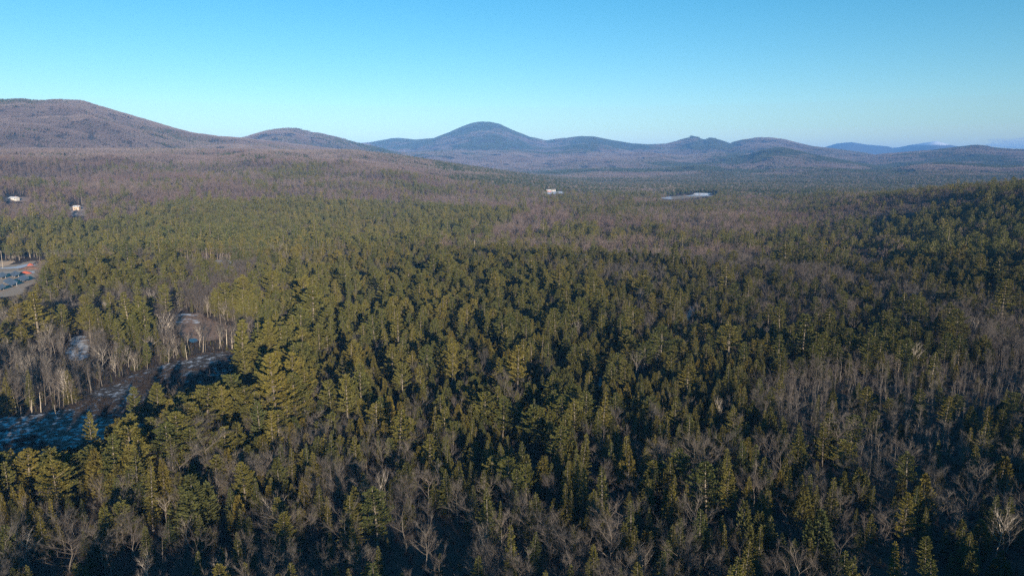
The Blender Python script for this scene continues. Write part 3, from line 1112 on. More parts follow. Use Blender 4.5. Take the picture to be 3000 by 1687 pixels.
# the pines that line the near side of the meadow and keep it in shade
edge_px = [(-80, 1132), (60, 1126), (150, 1128), (215, 1096), (270, 1056), (330, 1018), (400, 984), (440, 992), (500, 974), (570, 946), (615, 922)]
row = []
er = np.random.default_rng(5)
for dpy in (4, 22, 42):
    for t in np.arange(0, 10, .165):
        i = int(t)
        f = t - i
        ex = edge_px[i][0] * (1 - f) + edge_px[i + 1][0] * f + er.uniform(-7, 7)
        ey = edge_px[i][1] * (1 - f) + edge_px[i + 1][1] * f + dpy + er.uniform(-3, 14)
        Ht = er.uniform(13.0, 18.5)
        x, y = on_ray(ex * V, ey * V, Ht)
        x, y = on_ray(ex * V, ey * V, Ht + tz(x, y))
        row.append((x, y, tz(x, y), Ht))
trees['pine'] = np.concatenate([trees['pine'], np.array(row)])

# ------------------------------------------------------------------ trees one can point at in the photograph
# kind, top pixel x, y, height, variant, width factor, label, landmark phrase
HEROES = [
    ('pine', 640, 1132, 21, 1, .95, 'tall narrow pine with long pale bare trunk beside the snowy meadow', 'the tall pale-trunked pine by the meadow'),
    ('pine', 752, 1172, 19, 0, .9, 'olive pine with a gap in its crown showing pale trunk, right of the tallest pine', 'the gappy olive pine'),
    ('pine', 458, 1122, 18, 2, 1.1, 'broad rounded pine standing against the blue-shaded meadow', 'the broad pine against the meadow'),
    ('pine', 388, 1134, 17, 5, .9, 'yellowish pine with bare upper stem at the meadow edge', 'the yellowish pine at the meadow edge'),
    ('pine', 262, 1206, 17, 3, .9, 'conical pine whose tip stands out against the shaded meadow, lower left', 'the conical pine below the meadow'),
    ('pine', 222, 1325, 13, 4, 1.1, 'yellow-green flat-topped pine with short bare trunk, lower left', 'the yellow-green flat-topped pine'),
    ('pine', 78, 1312, 16, 2, 1.2, 'wide domed pine near the left edge below the meadow', 'the wide domed pine near the left edge'),
    ('pine', 716, 1024, 19, 3, .9, 'pine with clear straight trunk at the upper end of the meadow', 'the straight pine above the meadow'),
    ('pine', 930, 948, 19, 2, 1.2, 'broad bushy pine behind the upper right end of the meadow', 'the bushy pine behind the meadow'),
    ('pine', 1472, 1160, 15, 2, 1.15, 'broad green pine standing clear of dark gaps near the centre', 'the broad pine near the centre'),
    ('pine', 1100, 1428, 15, 2, 1.4, 'very wide pine low at bottom centre, spreading below a white birch', 'the very wide pine at bottom centre'),
    ('pine', 2420, 1232, 14, 3, 1.0, 'bright green pine among bare poles, right of centre', 'the bright pine among bare poles'),
    ('pine', 2132, 1366, 14, 0, 1.05, 'sunlit pine above a thicket of bare trees, lower right', 'the sunlit pine above the thicket'),
    ('pine', 2655, 1440, 14, 0, 1.0, 'layered yellow-green pine in the dark lower right corner', 'the layered pine at lower right'),
    ('pine', 2722, 1572, 12, 5, .9, 'dim green pine at the bottom edge toward the right corner', 'the dim pine at bottom right'),
    ('pine', 1322, 1004, 21, 1, .9, 'tall slender pine rising above the dense stand left of centre', 'the slender pine left of centre'),
    ('pine', 1014, 1090, 22, 1, .9, 'tall pine with pale trunk visible through thin crown', 'the thin-crowned tall pine'),
    ('pine', 1180, 1062, 17, 4, 1.0, 'round-headed pine left of the slender tall pine', 'the round-headed pine'),
    ('pine', 1545, 1360, 12, 4, 1.0, 'loose-limbed pine leaning among spruces below the centre', 'the loose-limbed pine'),
    ('spruce', 850, 1310, 13, 1, 1.2, 'tall bushy spruce with lit cone at the edge of dark bare woods', 'the tall bushy spruce'),
    ('spruce', 613, 1458, 9.5, 3, 1.0, 'dense spruce right of the pale twin-stemmed birch, lower left', 'the dense lower-left spruce'),
    ('spruce', 955, 1452, 10.5, 0, 1.0, 'narrow spruce just left of the very wide pine', 'the narrow spruce by the wide pine'),
    ('spruce', 423, 1540, 9.5, 4, 1.0, 'sunlit spruce beside the round reddish bare tree, bottom left', 'the sunlit bottom-left spruce'),
    ('spruce', 1109, 1598, 9.0, 2, 1.0, 'pointed spruce at the bottom edge under the very wide pine', 'the pointed spruce at the bottom edge'),
    ('spruce', 1559, 1556, 10.5, 5, 1.15, 'large olive spruce at the bottom edge near the centre', 'the large olive spruce at bottom'),
    ('spruce', 1465, 1466, 9.5, 1, .9, 'slim spruce with sharp lit tip below the loose-limbed pine', 'the slim sharp-tipped spruce'),
    ('spruce', 1858, 1540, 9.5, 3, 1.0, 'lone olive spruce among bare crowns at the bottom, right of centre', 'the lone spruce at bottom right-centre'),
    ('spruce', 1897, 1280, 10.0, 4, 1.0, 'well-lit spruce with wide skirts, right of centre', 'the wide-skirted spruce'),
    ('spruce', 75, 1082, 15.0, 0, 1.05, 'tall even fir on the far side of the snowy meadow, left edge', 'the tall fir beyond the meadow'),
    ('spruce', 376, 955, 14.0, 2, .9, 'narrow yellow-green fir in the row behind the meadow', 'the narrow fir behind the meadow'),
    ('spruce', 455, 948, 15.0, 5, .85, 'tallest fir of the row behind the meadow', 'the tallest fir behind the meadow'),
    ('birch', 1110, 1372, 12, 1, 1.0, 'bright white birch standing behind the very wide pine', 'the bright white birch'),
    ('birch', 637, 1392, 10, 0, 1.0, 'white twin-stemmed birch in the dark lower left woods', 'the twin-stemmed birch'),
    ('birch', 540, 1504, 9, 2, 1.0, 'low forked white birch left of the dense spruce', 'the low forked birch'),
    ('birch', 477, 1434, 10, 3, .9, 'pale bending birch above the bottom left spruces', 'the pale bending birch'),
    ('birch', 1865, 1022, 13, 2, 1.0, 'stark white dead-looking tree among dark conifers right of centre', 'the stark white tree'),
    ('birch', 2110, 1156, 11, 1, .9, 'pale fan-shaped birch at the edge of the bare poles', 'the fan-shaped birch'),
    ('birch', 2192, 1462, 10, 0, .9, 'white birch stem in front of the sunlit pine, lower right', 'the white stem at lower right'),
    ('birch', 2968, 1494, 11, 3, .9, 'slanting white birch close to the right edge', 'the slanting birch at the right edge'),
    ('bare', 190, 1544, 11, 5, 1.4, 'wide-limbed pale oak with forking branches, bottom left', 'the wide-limbed oak'),
    ('bare', 388, 1528, 11, 3, 1.25, 'broad fan-shaped bare tree at the bottom left', 'the fan-shaped bare tree'),
    ('bare', 291, 1372, 12, 4, .8, 'slender pale bare tree against the dark cedars, lower left', 'the slender pale tree'),
    ('bare', 761, 1456, 10, 1, 1.1, 'vase-shaped bare tree right of the dense lower-left spruce', 'the vase-shaped bare tree'),
    ('bare', 912, 1492, 9, 3, 1.1, 'rounded reddish bare tree left of the very wide pine', 'the reddish round tree'),
    ('bare', 1116, 1290, 11, 0, 1.2, 'wide bare crown above the bright white birch', 'the wide bare crown'),
    ('bare', 1806, 1182, 12, 6, 1.3, 'tall feathery bare tree standing out pale right of centre', 'the feathery bare tree'),
    ('bare', 1772, 1356, 11, 0, 1.1, 'grey bare tree with straight stem below the feathery one', 'the grey straight-stemmed tree'),
    ('bare', 1252, 1462, 9, 2, 1.0, 'small symmetrical bare tree right of the very wide pine', 'the small symmetrical tree'),
    ('bare', 1283, 1612, 9, 1, 1.2, 'spreading bare tree cut by the bottom edge near the centre', 'the spreading tree at the bottom edge'),
    ('bare', 2256, 1278, 10, 1, 1.1, 'fan of pale branches above the sunlit lower-right pine', 'the pale fan of branches'),
    ('bare', 2682, 1288, 10, 5, 1.1, 'crooked grey bare tree below the young poles at right', 'the crooked grey tree'),
    ('bare', 2466, 1562, 11, 1, 1.4, 'large round bare crown at the bottom edge, right of centre', 'the large round bare crown'),
    ('bare', 2306, 1414, 11, 6, 1.1, 'dense bare crown left of the pale spreading one, lower right', 'the dense bare crown'),
    ('bare', 2502, 925, 12, 5, .8, 'pale dead tree with short level branches in the right woods', 'the pale dead tree at right'),
    ('bare', 120, 1078, 14, 0, 1.0, 'tall tan bare tree on the far meadow bank at left', 'the tan tree on the meadow bank'),
    ('bare', 318, 985, 14, 1, .9, 'spreading bare tree right of the snowy glade', 'the spreading tree by the glade'),
    ('snag', 88, 1168, 5, 0, 1.3, 'broken pale snag group standing in the snowy meadow at left', 'the broken snag in the meadow'),
    ('snag', 113, 1148, 7, 1, 1.0, 'leaning pale dead stem at the near-left meadow edge', 'the leaning dead stem'),
    ('snag', 160, 1185, 4, 2, 1.0, 'short weathered stump rising from meadow snow', 'the short weathered stump'),
    ('snag', 660, 962, 9, 3, 1.2, 'tall bleached snag at the upper end of the meadow', 'the bleached snag'),
    ('snag', 676, 968, 9, 0, 1.2, 'stout bleached snag right beside the tall one', 'the stout bleached snag'),
    ('snag', 645, 975, 7, 1, 1.0, 'thin bleached snag left of the tall one', 'the thin bleached snag'),
    ('snag', 545, 1010, 7, 2, 1.0, 'grey snag between meadow and marsh', 'the grey snag'),
    ('snag', 590, 985, 8, 3, .9, 'straight grey snag near the pond', 'the straight snag near the pond'),
    ('snag', 58, 1188, 4, 1, .9, 'thin grey stake-like snag in the meadow at far left', 'the stake-like snag'),
]


def hero_spot(px, py, H):
    x, y = on_ray(px, py, H)
    for _ in range(6):
        x, y = on_ray(px, py, tz(x, y) + H)
    return x, y, tz(x, y)


CATEGORY = {'pine': 'pine tree', 'spruce': 'spruce tree', 'cedar': 'cedar tree', 'bare': 'bare tree', 'birch': 'birch tree', 'aspen': 'young tree', 'snag': 'dead tree', 'bush': 'shrub'}
GROUP = {'pine': 'white pines in the forest', 'spruce': 'spruces and firs in the forest', 'cedar': 'cedars in the dense stands', 'bare': 'leafless hardwood trees', 'birch': 'pale-barked birches',
         'aspen': 'slender young hardwoods on the right', 'snag': 'dead snags around the meadow', 'bush': 'bare shrubs in the meadow'}


def plant(kind, x, y, z, H, rot, var, wide, label):
    v = HI[kind][var % len(HI[kind])]
    e = bpy.data.objects.new(KINDNAME[kind], None)
    e.empty_display_size = 0.5
    COL.objects.link(e)
    s = H / v['H']
    e.location = (x, y, z - 0.1)
    e.rotation_euler = (PYR.gauss(0, .035), PYR.gauss(0, .035), rot)
    e.scale = (s * wide * PYR.uniform(.9, 1.1), s * wide, s)
    tag(e, label, CATEGORY[kind], GROUP[kind])
    link('trunk', v['trunk'], e)
    link('crown', v['crown'], e)
    return e


hero_pos = []
for (kind, px, py, H, var, wide, label, lm) in HEROES:
    H *= .94 if kind != 'snag' else 1.0
    x, y, z = hero_spot(px, py, H)
    hero_pos.append((x, y, H, kind, lm, wide, (kind == 'pine' and px > 1090 and py > 1100) or px in (1110, 1865, 190, 388, 2466)))
    plant(kind, x, y, z, H, PYR.uniform(0, 6.28), var, wide, label)

# keep the forest from swallowing them: a little room round each and a sight line in front
HX = np.array([(h[0], h[1], h[2]) for h in hero_pos])


def room(dat):
    ok = np.ones(len(dat), bool)
    for (x, y, H, kind, lm, wide, strict) in hero_pos:
        dx, dy = dat[:, 0] - x, dat[:, 1] - y
        d = math.hypot(x, y)
        ux, uy = x / d, y / d
        along = -(dx * ux + dy * uy)              # metres in front of the hero
        side = np.abs(dx * uy - dy * ux)
        half = {'pine': .21, 'spruce': .17, 'bare': .26, 'birch': .18, 'snag': .08}[kind] * H * wide
        ok &= ~(np.hypot(dx, dy) < half * .75 + .5)
        drop = (CAMZ - H) / d
        limit = (.34 if strict else .5) * H + along * drop
        sx, sy = -math.sin(R(SUN_AZ)), -math.cos(R(SUN_AZ))
        als = dx * sx + dy * sy
        sds = np.abs(dx * sy - dy * sx)
        ok &= ~((als > 0) & (als < 45) & (sds < half * .7 + .3) & (dat[:, 3] > (.34 if strict else .62) * H + als * math.tan(R(SUN_EL))))
        ok &= ~((along > 0) & (along < .8 * H / drop * .6) & (side < half * .8 + .4) & (dat[:, 3] > limit))
    return dat[ok]


for k in trees:
    trees[k] = room(trees[k])

# ------------------------------------------------------------------ the 300 largest of each kind as trees of their own, the rest as forest
CAP = {'pine': 275, 'spruce': 280, 'cedar': 285, 'bare': 275, 'birch': 285, 'aspen': 290}
ORD = ['nearest', 'second nearest', 'third nearest', 'fourth nearest', 'fifth nearest', 'sixth nearest', 'seventh nearest', 'eighth nearest', 'ninth nearest', 'tenth nearest',
       'eleventh nearest', 'twelfth nearest', 'thirteenth nearest', 'fourteenth nearest', 'fifteenth nearest'] + [f'{n}th nearest' for n in range(16, 21)] + [
       f'{n}{ {1: "st", 2: "nd", 3: "rd"}.get(n % 10, "th")} nearest'.replace(' st', 'st') for n in range(21, 140)]
NOUN = {'pine': 'green pine', 'spruce': 'pointed olive spruce', 'cedar': 'dense feathery cedar', 'bare': 'grey-brown leafless tree', 'birch': 'pale-stemmed birch', 'aspen': 'slender bare pole'}
LMX = np.array([(h[0], h[1]) for h in hero_pos])
LMP = np.array([project(np.array(h[0]), np.array(h[1]), np.array(h[2] * .5)) for h in hero_pos]).reshape(-1, 2)
rest = {}
for k in ('pine', 'spruce', 'cedar', 'bare', 'birch', 'aspen'):
    T = trees[k]
    d = np.hypot(T[:, 0], T[:, 1])
    px, py = project(T[:, 0], T[:, 1], T[:, 2] + T[:, 3] * .8)
    inv = (px > 10) & (px < W3 - 10) & (py > 200) & (py < H3 - 25)
    score = np.where(inv, T[:, 3] / d, -1)
    order = np.argsort(-score)
    pick = order[:min(CAP[k], int(inv.sum()))]
    rest[k] = np.delete(T, pick, axis=0)
    taken = {}
    info = []
    for i in pick:
        x, y = T[i, 0], T[i, 1]
        dd = np.hypot(LMX[:, 0] - x, LMX[:, 1] - y)
        j = int(np.argmin(dd))
        dx, dy = px[i] - LMP[j, 0], y - LMX[j, 1]
        if abs(x - LMX[j, 0]) >= abs(dy):
            dirn = 'left of' if x < LMX[j, 0] else 'right of'
        else:
            dirn = 'behind' if dy > 0 else 'in front of'
        info.append((float(dd[j]), int(i), j, dirn))
    info.sort()
    for dist, i, j, dirn in info:
        c = taken.get((j, dirn), 0)
        taken[(j, dirn)] = c + 1
        nth = ORD[min(c, len(ORD) - 1)]
        lab = f'{NOUN[k]} {dirn} {hero_pos[j][4]}, {nth}'
        x, y, z, H = T[i]
        plant(k, x, y, z, H, PYR.uniform(0, 6.28), PYR.randrange(len(HI[k])), PYR.uniform(.78, 1.3) * {'bare': 1.12, 'pine': 1.25, 'spruce': 1.12, 'cedar': 1.12}.get(k, 1.0), lab)

# shrubs in the meadow
mp = WP['meadow']
xs, ys = [p[0] for p in mp], [p[1] for p in mp]
nsh = 0
bush_pts = []
while nsh < 2600:
    x, y = PYR.uniform(min(xs), max(xs)), PYR.uniform(min(ys), max(ys))
    if in_poly(np.array([x]), np.array([y]), mp)[0] and fbm(np.array([x]), np.array([y]), 16, 2)[0] > .42:
        bush_pts.append((x, y, tz(x, y), PYR.uniform(.8, 2.4)))
        nsh += 1

for key, cnt in (('marsh', 420), ('snow_glade', 120), ('tan_house_yard', 60), ('white_house_yard', 60)):
    q = WP[key]
    for _ in range(cnt * 3):
        x, y = PYR.uniform(min(p[0] for p in q), max(p[0] for p in q)), PYR.uniform(min(p[1] for p in q), max(p[1] for p in q))
        if in_poly(np.array([x]), np.array([y]), q)[0] and fbm(np.array([x]), np.array([y]), 9, 2)[0] > .47:
            bush_pts.append((x, y, tz(x, y), PYR.uniform(.4, 1.5)))


def forest(name, label, pts, meshes, heights, idx, wide, rot, tilt=False):
    """Trees past the countable ones, instanced on points as one body of forest."""
    me = bpy.data.meshes.new(name)
    me.vertices.add(len(pts))
    me.vertices.foreach_set('co', np.ascontiguousarray(pts[:, :3], dtype=np.float32).ravel())
    s = pts[:, 3] / np.array(heights)[idx]
    sc = np.stack([s * wide, s * wide, s], 1).astype(np.float32)
    a = me.attributes.new('scl', 'FLOAT_VECTOR', 'POINT')
    a.data.foreach_set('vector', sc.ravel())
    a = me.attributes.new('rot', 'FLOAT_VECTOR', 'POINT')
    if tilt:
        e_ = 25.0
        sx = (terrain(pts[:, 0] + e_, pts[:, 1]) - terrain(pts[:, 0] - e_, pts[:, 1])) / (2 * e_)
        sy = (terrain(pts[:, 0], pts[:, 1] + e_) - terrain(pts[:, 0], pts[:, 1] - e_)) / (2 * e_)
        nz = np.stack([-sx, -sy, np.ones(len(sx))], 1)
        nz /= np.linalg.norm(nz, axis=1, keepdims=True)
        xa = np.stack([np.cos(rot), np.sin(rot), np.zeros(len(rot))], 1)
        xa -= nz * (xa * nz).sum(1, keepdims=True)
        xa /= np.linalg.norm(xa, axis=1, keepdims=True)
        ya = np.cross(nz, xa)
        eul = np.stack([np.arctan2(ya[:, 2], nz[:, 2]), np.arcsin(np.clip(-xa[:, 2], -1, 1)), np.arctan2(xa[:, 1], xa[:, 0])], 1)
    else:
        lr = np.random.default_rng(len(pts))
        eul = np.stack([lr.normal(0, .035, len(rot)), lr.normal(0, .035, len(rot)), rot], 1)
    a.data.foreach_set('vector', eul.astype(np.float32).ravel())
    a = me.attributes.new('idx', 'INT', 'POINT')
    a.data.foreach_set('value', idx.astype(np.int32))
    o = link(name, me)
    tag(o, label, 'forest', None, 'stuff')
    ng = bpy.data.node_groups.new(name, 'GeometryNodeTree')
    ng.interface.new_socket('Geometry', in_out='INPUT', socket_type='NodeSocketGeometry')
    ng.interface.new_socket('Geometry', in_out='OUTPUT', socket_type='NodeSocketGeometry')
    gi, go = ng.nodes.new('NodeGroupInput'), ng.nodes.new('NodeGroupOutput')
    iop = ng.nodes.new('GeometryNodeInstanceOnPoints')
    ng.links.new(gi.outputs[0], iop.inputs['Points'])
    iop.inputs['Pick Instance'].default_value = True
    g2i = ng.nodes.new('GeometryNodeGeometryToInstance')
    for m in reversed(meshes):
        po = bpy.data.objects.new('model_' + m.name, m)
        oi = ng.nodes.new('GeometryNodeObjectInfo')
        oi.inputs['Object'].default_value = po
        oi.inputs['As Instance'].default_value = False
        ng.links.new(oi.outputs['Geometry'], g2i.inputs[0])
    ng.links.new(g2i.outputs[0], iop.inputs['Instance'])
    for nm, ty, sock in (('scl', 'FLOAT_VECTOR', 'Scale'), ('rot', 'FLOAT_VECTOR', 'Rotation'), ('idx', 'INT', 'Instance Index')):
        na_ = ng.nodes.new('GeometryNodeInputNamedAttribute')
        na_.data_type = ty
        na_.inputs['Name'].default_value = nm
        ng.links.new(na_.outputs['Attribute'], iop.inputs[sock])
    ng.links.new(iop.outputs[0], go.inputs[0])
    md = o.modifiers.new('forest', 'NODES')
    md.node_group = ng
    return o


FNAME = {'pine': ('pine_forest', 'dense green pine forest filling the valley behind the foreground'), 'spruce': ('spruce_forest', 'dark pointed spruce woods scattered through the valley'),
         'cedar': ('cedar_forest', 'dense olive cedar woods through the middle of the valley'), 'bare': ('hardwood_forest', 'leafless grey-brown hardwood forest over valley and hillside'),
         'birch': ('birch_forest', 'pale birch stems scattered deeper in the woods'), 'aspen': ('pole_forest', 'thicket of slender leafless poles on the right')}
fr = np.random.default_rng(77)
qx, qy, qr = scatter(60, 340, 2.7, 55)
qz = terrain(qx, qy)
qb = project(qx, qy, qz)
qk = qr.random(len(qx)) < .5
for key, poly in CLEAR_P.items():
    qk &= ~in_poly(qb[0], qb[1], poly)
sap = np.stack([qx, qy, qz, qr.uniform(1.0, 3.4, len(qx))], 1)[qk]
rest['spruce'] = np.concatenate([rest['spruce'], sap[::2]])
rest['bare'] = np.concatenate([rest['bare'], sap[1::2] * np.array([1, 1, 1, 1.25])])
for k, T in rest.items():
    if not len(T):
        continue
    d = np.hypot(T[:, 0], T[:, 1])
    hi = [v['join'] for v in HI[k]]
    hh = [v['H'] for v in HI[k]]
    lo = [v['join'] for v in LO.get(k, [])]
    lh = [v['H'] for v in LO.get(k, [])]
    idx = fr.integers(0, len(hi), len(T))
    if lo:
        idx = np.where(d > 560, len(hi) + fr.integers(0, len(lo), len(T)), idx)
    forest(FNAME[k][0], FNAME[k][1], T, hi + lo, hh + lh, idx, fr.uniform(.75, 1.32, len(T)) * {'pine': 1.2, 'spruce': 1.12, 'cedar': 1.12}.get(k, 1.0), fr.uniform(0, 6.28, len(T)))
ux, uy, ur = scatter(60, 460, 2.6, 91)
uz = terrain(ux, uy)
ubx, uby = project(ux, uy, uz)
uk = np.ones(len(ux), bool)
for key, poly in CLEAR_P.items():
    uk &= ~in_poly(ubx, uby, poly)
ux, uy, uz = ux[uk], uy[uk], uz[uk]
up_ = np.stack([ux, uy, uz, ur.uniform(.5, 2.2, len(ux))], 1)
forest('undergrowth', 'thin leafless brush on the forest floor', up_, [v['join'] for v in HI['bush']], [1.6] * 4, fr.integers(0, 4, len(up_)), fr.uniform(.6, 1.1, len(up_)), fr.uniform(0, 6.28, len(up_)))
bp_ = np.array(bush_pts)
forest('meadow_shrubbery', 'thin leafless brush standing in the snowy meadow, marsh and yards', bp_, [v['join'] for v in HI['bush']], [1.6] * 4, fr.integers(0, 4, len(bp_)), fr.uniform(.8, 1.4, len(bp_)), fr.uniform(0, 6.28, len(bp_)))

# ------------------------------------------------------------------ far forest: patches of many small trees
M['far_conifer'] = tree_mat('far_conifer', (0.070, 0.078, 0.026), (0.084, 0.088, 0.028), (0.060, 0.074, 0.030), 300)
M['far_hard'] = tree_mat('far_hardwood', (0.175, 0.140, 0.128), (0.235, 0.180, 0.158), (0.165, 0.122, 0.112), 260)


def patch_mesh(name, seed, size, n, conifer_share, hmin, hmax):
    rnd = random.Random(seed)
    mb = MB()
    for i in range(n):
        x, y = rnd.uniform(-size / 2, size / 2), rnd.uniform(-size / 2, size / 2)
        h = rnd.uniform(hmin, hmax)
        if rnd.random() < conifer_share:
            w = h * rnd.uniform(.16, .24)
            for j in range(9):
                t = j / 8
                a = rnd.uniform(0, 6.28)
                rr = w * (1 - t) + .3
                p = Vector((x, y, h * (.2 + .75 * t)))
                d = Vector((math.cos(a), math.sin(a), rnd.uniform(-.1, .6))).normalized()
                for sg in (-1, 1):
                    blade(mb, rnd, p - d * rr * .8 * sg, d * sg, rr * 2.0, rr * 1.1 + .6, 0)
        else:
            w = h * rnd.uniform(.24, .34)
            for j in range(16):
                a, q = rnd.uniform(0, 6.28), rnd.random() ** .5
                p = Vector((x + math.cos(a) * q * w * .6, y + math.sin(a) * q * w * .6, h * rnd.uniform(.35, .8)))
                d = Vector((math.cos(a) * rnd.uniform(.1, .7), math.sin(a) * rnd.uniform(.1, .7), 1)).normalized()
                needle(mb, rnd, p, d, h * rnd.uniform(.2, .35), h * .055, 1)
            needle(mb, rnd, Vector((x, y, 0)), Vector((rnd.uniform(-.05, .05), rnd.uniform(-.05, .05), 1)).normalized(), h * .8, h * .035, 1)
    return mb.mesh(name, [M['far_conifer'], M['far_hard']])


PC = [patch_mesh('conifer_patch', 800 + i, 38, 80, .92, 7, 13) for i in range(3)]
PX = [patch_mesh('mixed_patch', 810 + i, 38, 85, .45, 7, 12) for i in range(3)]
PH = [patch_mesh('hardwood_patch', 820 + i, 38, 95, .05, 7, 11) for i in range(3)]
FC = [patch_mesh('conifer_slope', 830 + i, 90, 170, .95, 8, 15) for i in range(3)]
FX = [patch_mesh('mixed_slope', 840 + i, 90, 180, .45, 8, 14) for i in range(3)]
FH = [patch_mesh('hardwood_slope', 850 + i, 90, 200, .04, 7, 12) for i in range(3)]


def far_share(x, y, z):
    """Share of conifers on the far slopes."""
    px, py = project(x, y, z + 8)
    vx, vy = px / V, py / V
    P, keep, hf = zone_of(px, py)
    c = P[:, :3].sum(1)
    r = np.hypot(x, y)
    far = r > 3900
    n1 = fbm(x + 3000, y, 700.0, 4)
    top = np.clip((430 - py) / 45, 0, 1)
    cc = np.where((vx > 930) & (vx < 1850) & (vy < 376), .9, .42)
    cc = np.where((vx > 1000) & (vx < 1900) & (vy >= 376) & (vy < 425), .22, cc)
    cc = np.where((vy >= 425), .80, cc)
    cc = np.where((vx > 1850) & (vy < 425), .45, cc)
    cc = np.where((vx < 930), .08, cc)
    c = np.where(far, cc, c)
    c = np.where(~far & (r > 1400) & (vx > 1050) & (vy > 440), .85, c)
    c = np.where((vx < 700) & (vy < 270) & (r > 2500), c + .12 * (n1 > .5), c)
    a = np.arctan2(x, y)
    for az, el, d0, d1, foot, back, th, tp in _RD:
        if d0 > 3900:
            D = np.interp(a, [az[0], az[-1]], [d0, d1])
            c = c + .42 * np.exp(-((r / D - 1.0) / .05) ** 2) * ((a > az[0]) & (a < az[-1]))
    return c + (n1 - .5) * 2.8


def far_forest(r0, r1, step, seed, sets, name, label):
    X, Y, rng = scatter(r0, r1, step, seed)
    Z = terrain(X, Y)
    k = visible(X, Y, Z + 20)
    bx, by = project(X, Y, Z)
    for key in ('field', 'farm_yard'):
        k &= ~in_poly(bx, by, CLEAR_P[key])
    X, Y, Z = X[k], Y[k], Z[k]
    k = np.ones(len(X), bool)
    for key in ('field', 'farm_yard'):
        wp = np.array(WP[key])
        cx_, cy_ = wp.mean(0)
        sx, sy = -math.sin(R(SUN_AZ)), -math.cos(R(SUN_AZ))
        als = (X - cx_) * sx + (Y - cy_) * sy
        k &= ~((als > 0) & (als < 130) & (np.abs((X - cx_) * sy - (Y - cy_) * sx) < 70))
    for poly, share in (OPEN[4], OPEN[5]):
        for off in (-19, 0, 19):
            for oy in (-19, 0, 19):
                for zz in (0, 6, 11):
                    px, py = project(X + off, Y + oy, Z + zz)
                    k &= ~in_poly(px / V, py / V, poly)
    X, Y, Z = X[k], Y[k], Z[k]
    c = far_share(X, Y, Z) + rng.uniform(-.16, .16, len(X))
    idx = np.where(c > .62, 0, np.where(c > .27, 3, 6)) + rng.integers(0, 3, len(X))
    pts = np.stack([X, Y, Z - .5, np.ones(len(X))], 1)
    meshes = sets[0] + sets[1] + sets[2]
    print('far', name, len(X))
    forest(name, label, pts, meshes, [1.0] * 9, idx, rng.uniform(.95, 1.1, len(X)), rng.uniform(0, 6.28, len(X)), True)


far_forest(1690, 3900, 30.0, 21, (PC, PX, PH), 'hillside_forest', 'far mixed forest covering the hillside and valley')
far_forest(3850, 10500, 72.0, 22, (FC, FX, FH), 'mountain_forest', 'distant bluish forest covering the mountains')
for k in trees:
    print('kind', k, len(trees[k]))

# ------------------------------------------------------------------ buildings
M['white_wall'] = noise_mat('white_siding', (0.55, 0.51, 0.45), (0.62, 0.58, 0.52), 3)
M['tan_wall'] = noise_mat('tan_siding', (0.48, 0.34, 0.24), (0.55, 0.40, 0.28), 3)
M['red_wall'] = noise_mat('red_barn_boards', (0.33, 0.12, 0.09), (0.40, 0.16, 0.12), 3)
M['grey_roof'] = noise_mat('grey_shingles', (0.20, 0.17, 0.15), (0.28, 0.24, 0.21), 4)
M['snow_roof'] = noise_mat('snowy_roof', (0.62, 0.62, 0.64), (0.40, 0.37, 0.35), 0.5, lo=.45, hi=.65)
M['glass'] = principled('dark_window', (0.03, 0.035, 0.045), 0.1, 0.5)[0]
M['trim'] = principled('white_trim', (0.5, 0.48, 0.45), 0.6)[0]
M['brick'] = noise_mat('chimney_brick', (0.30, 0.14, 0.10), (0.24, 0.12, 0.09), 6)


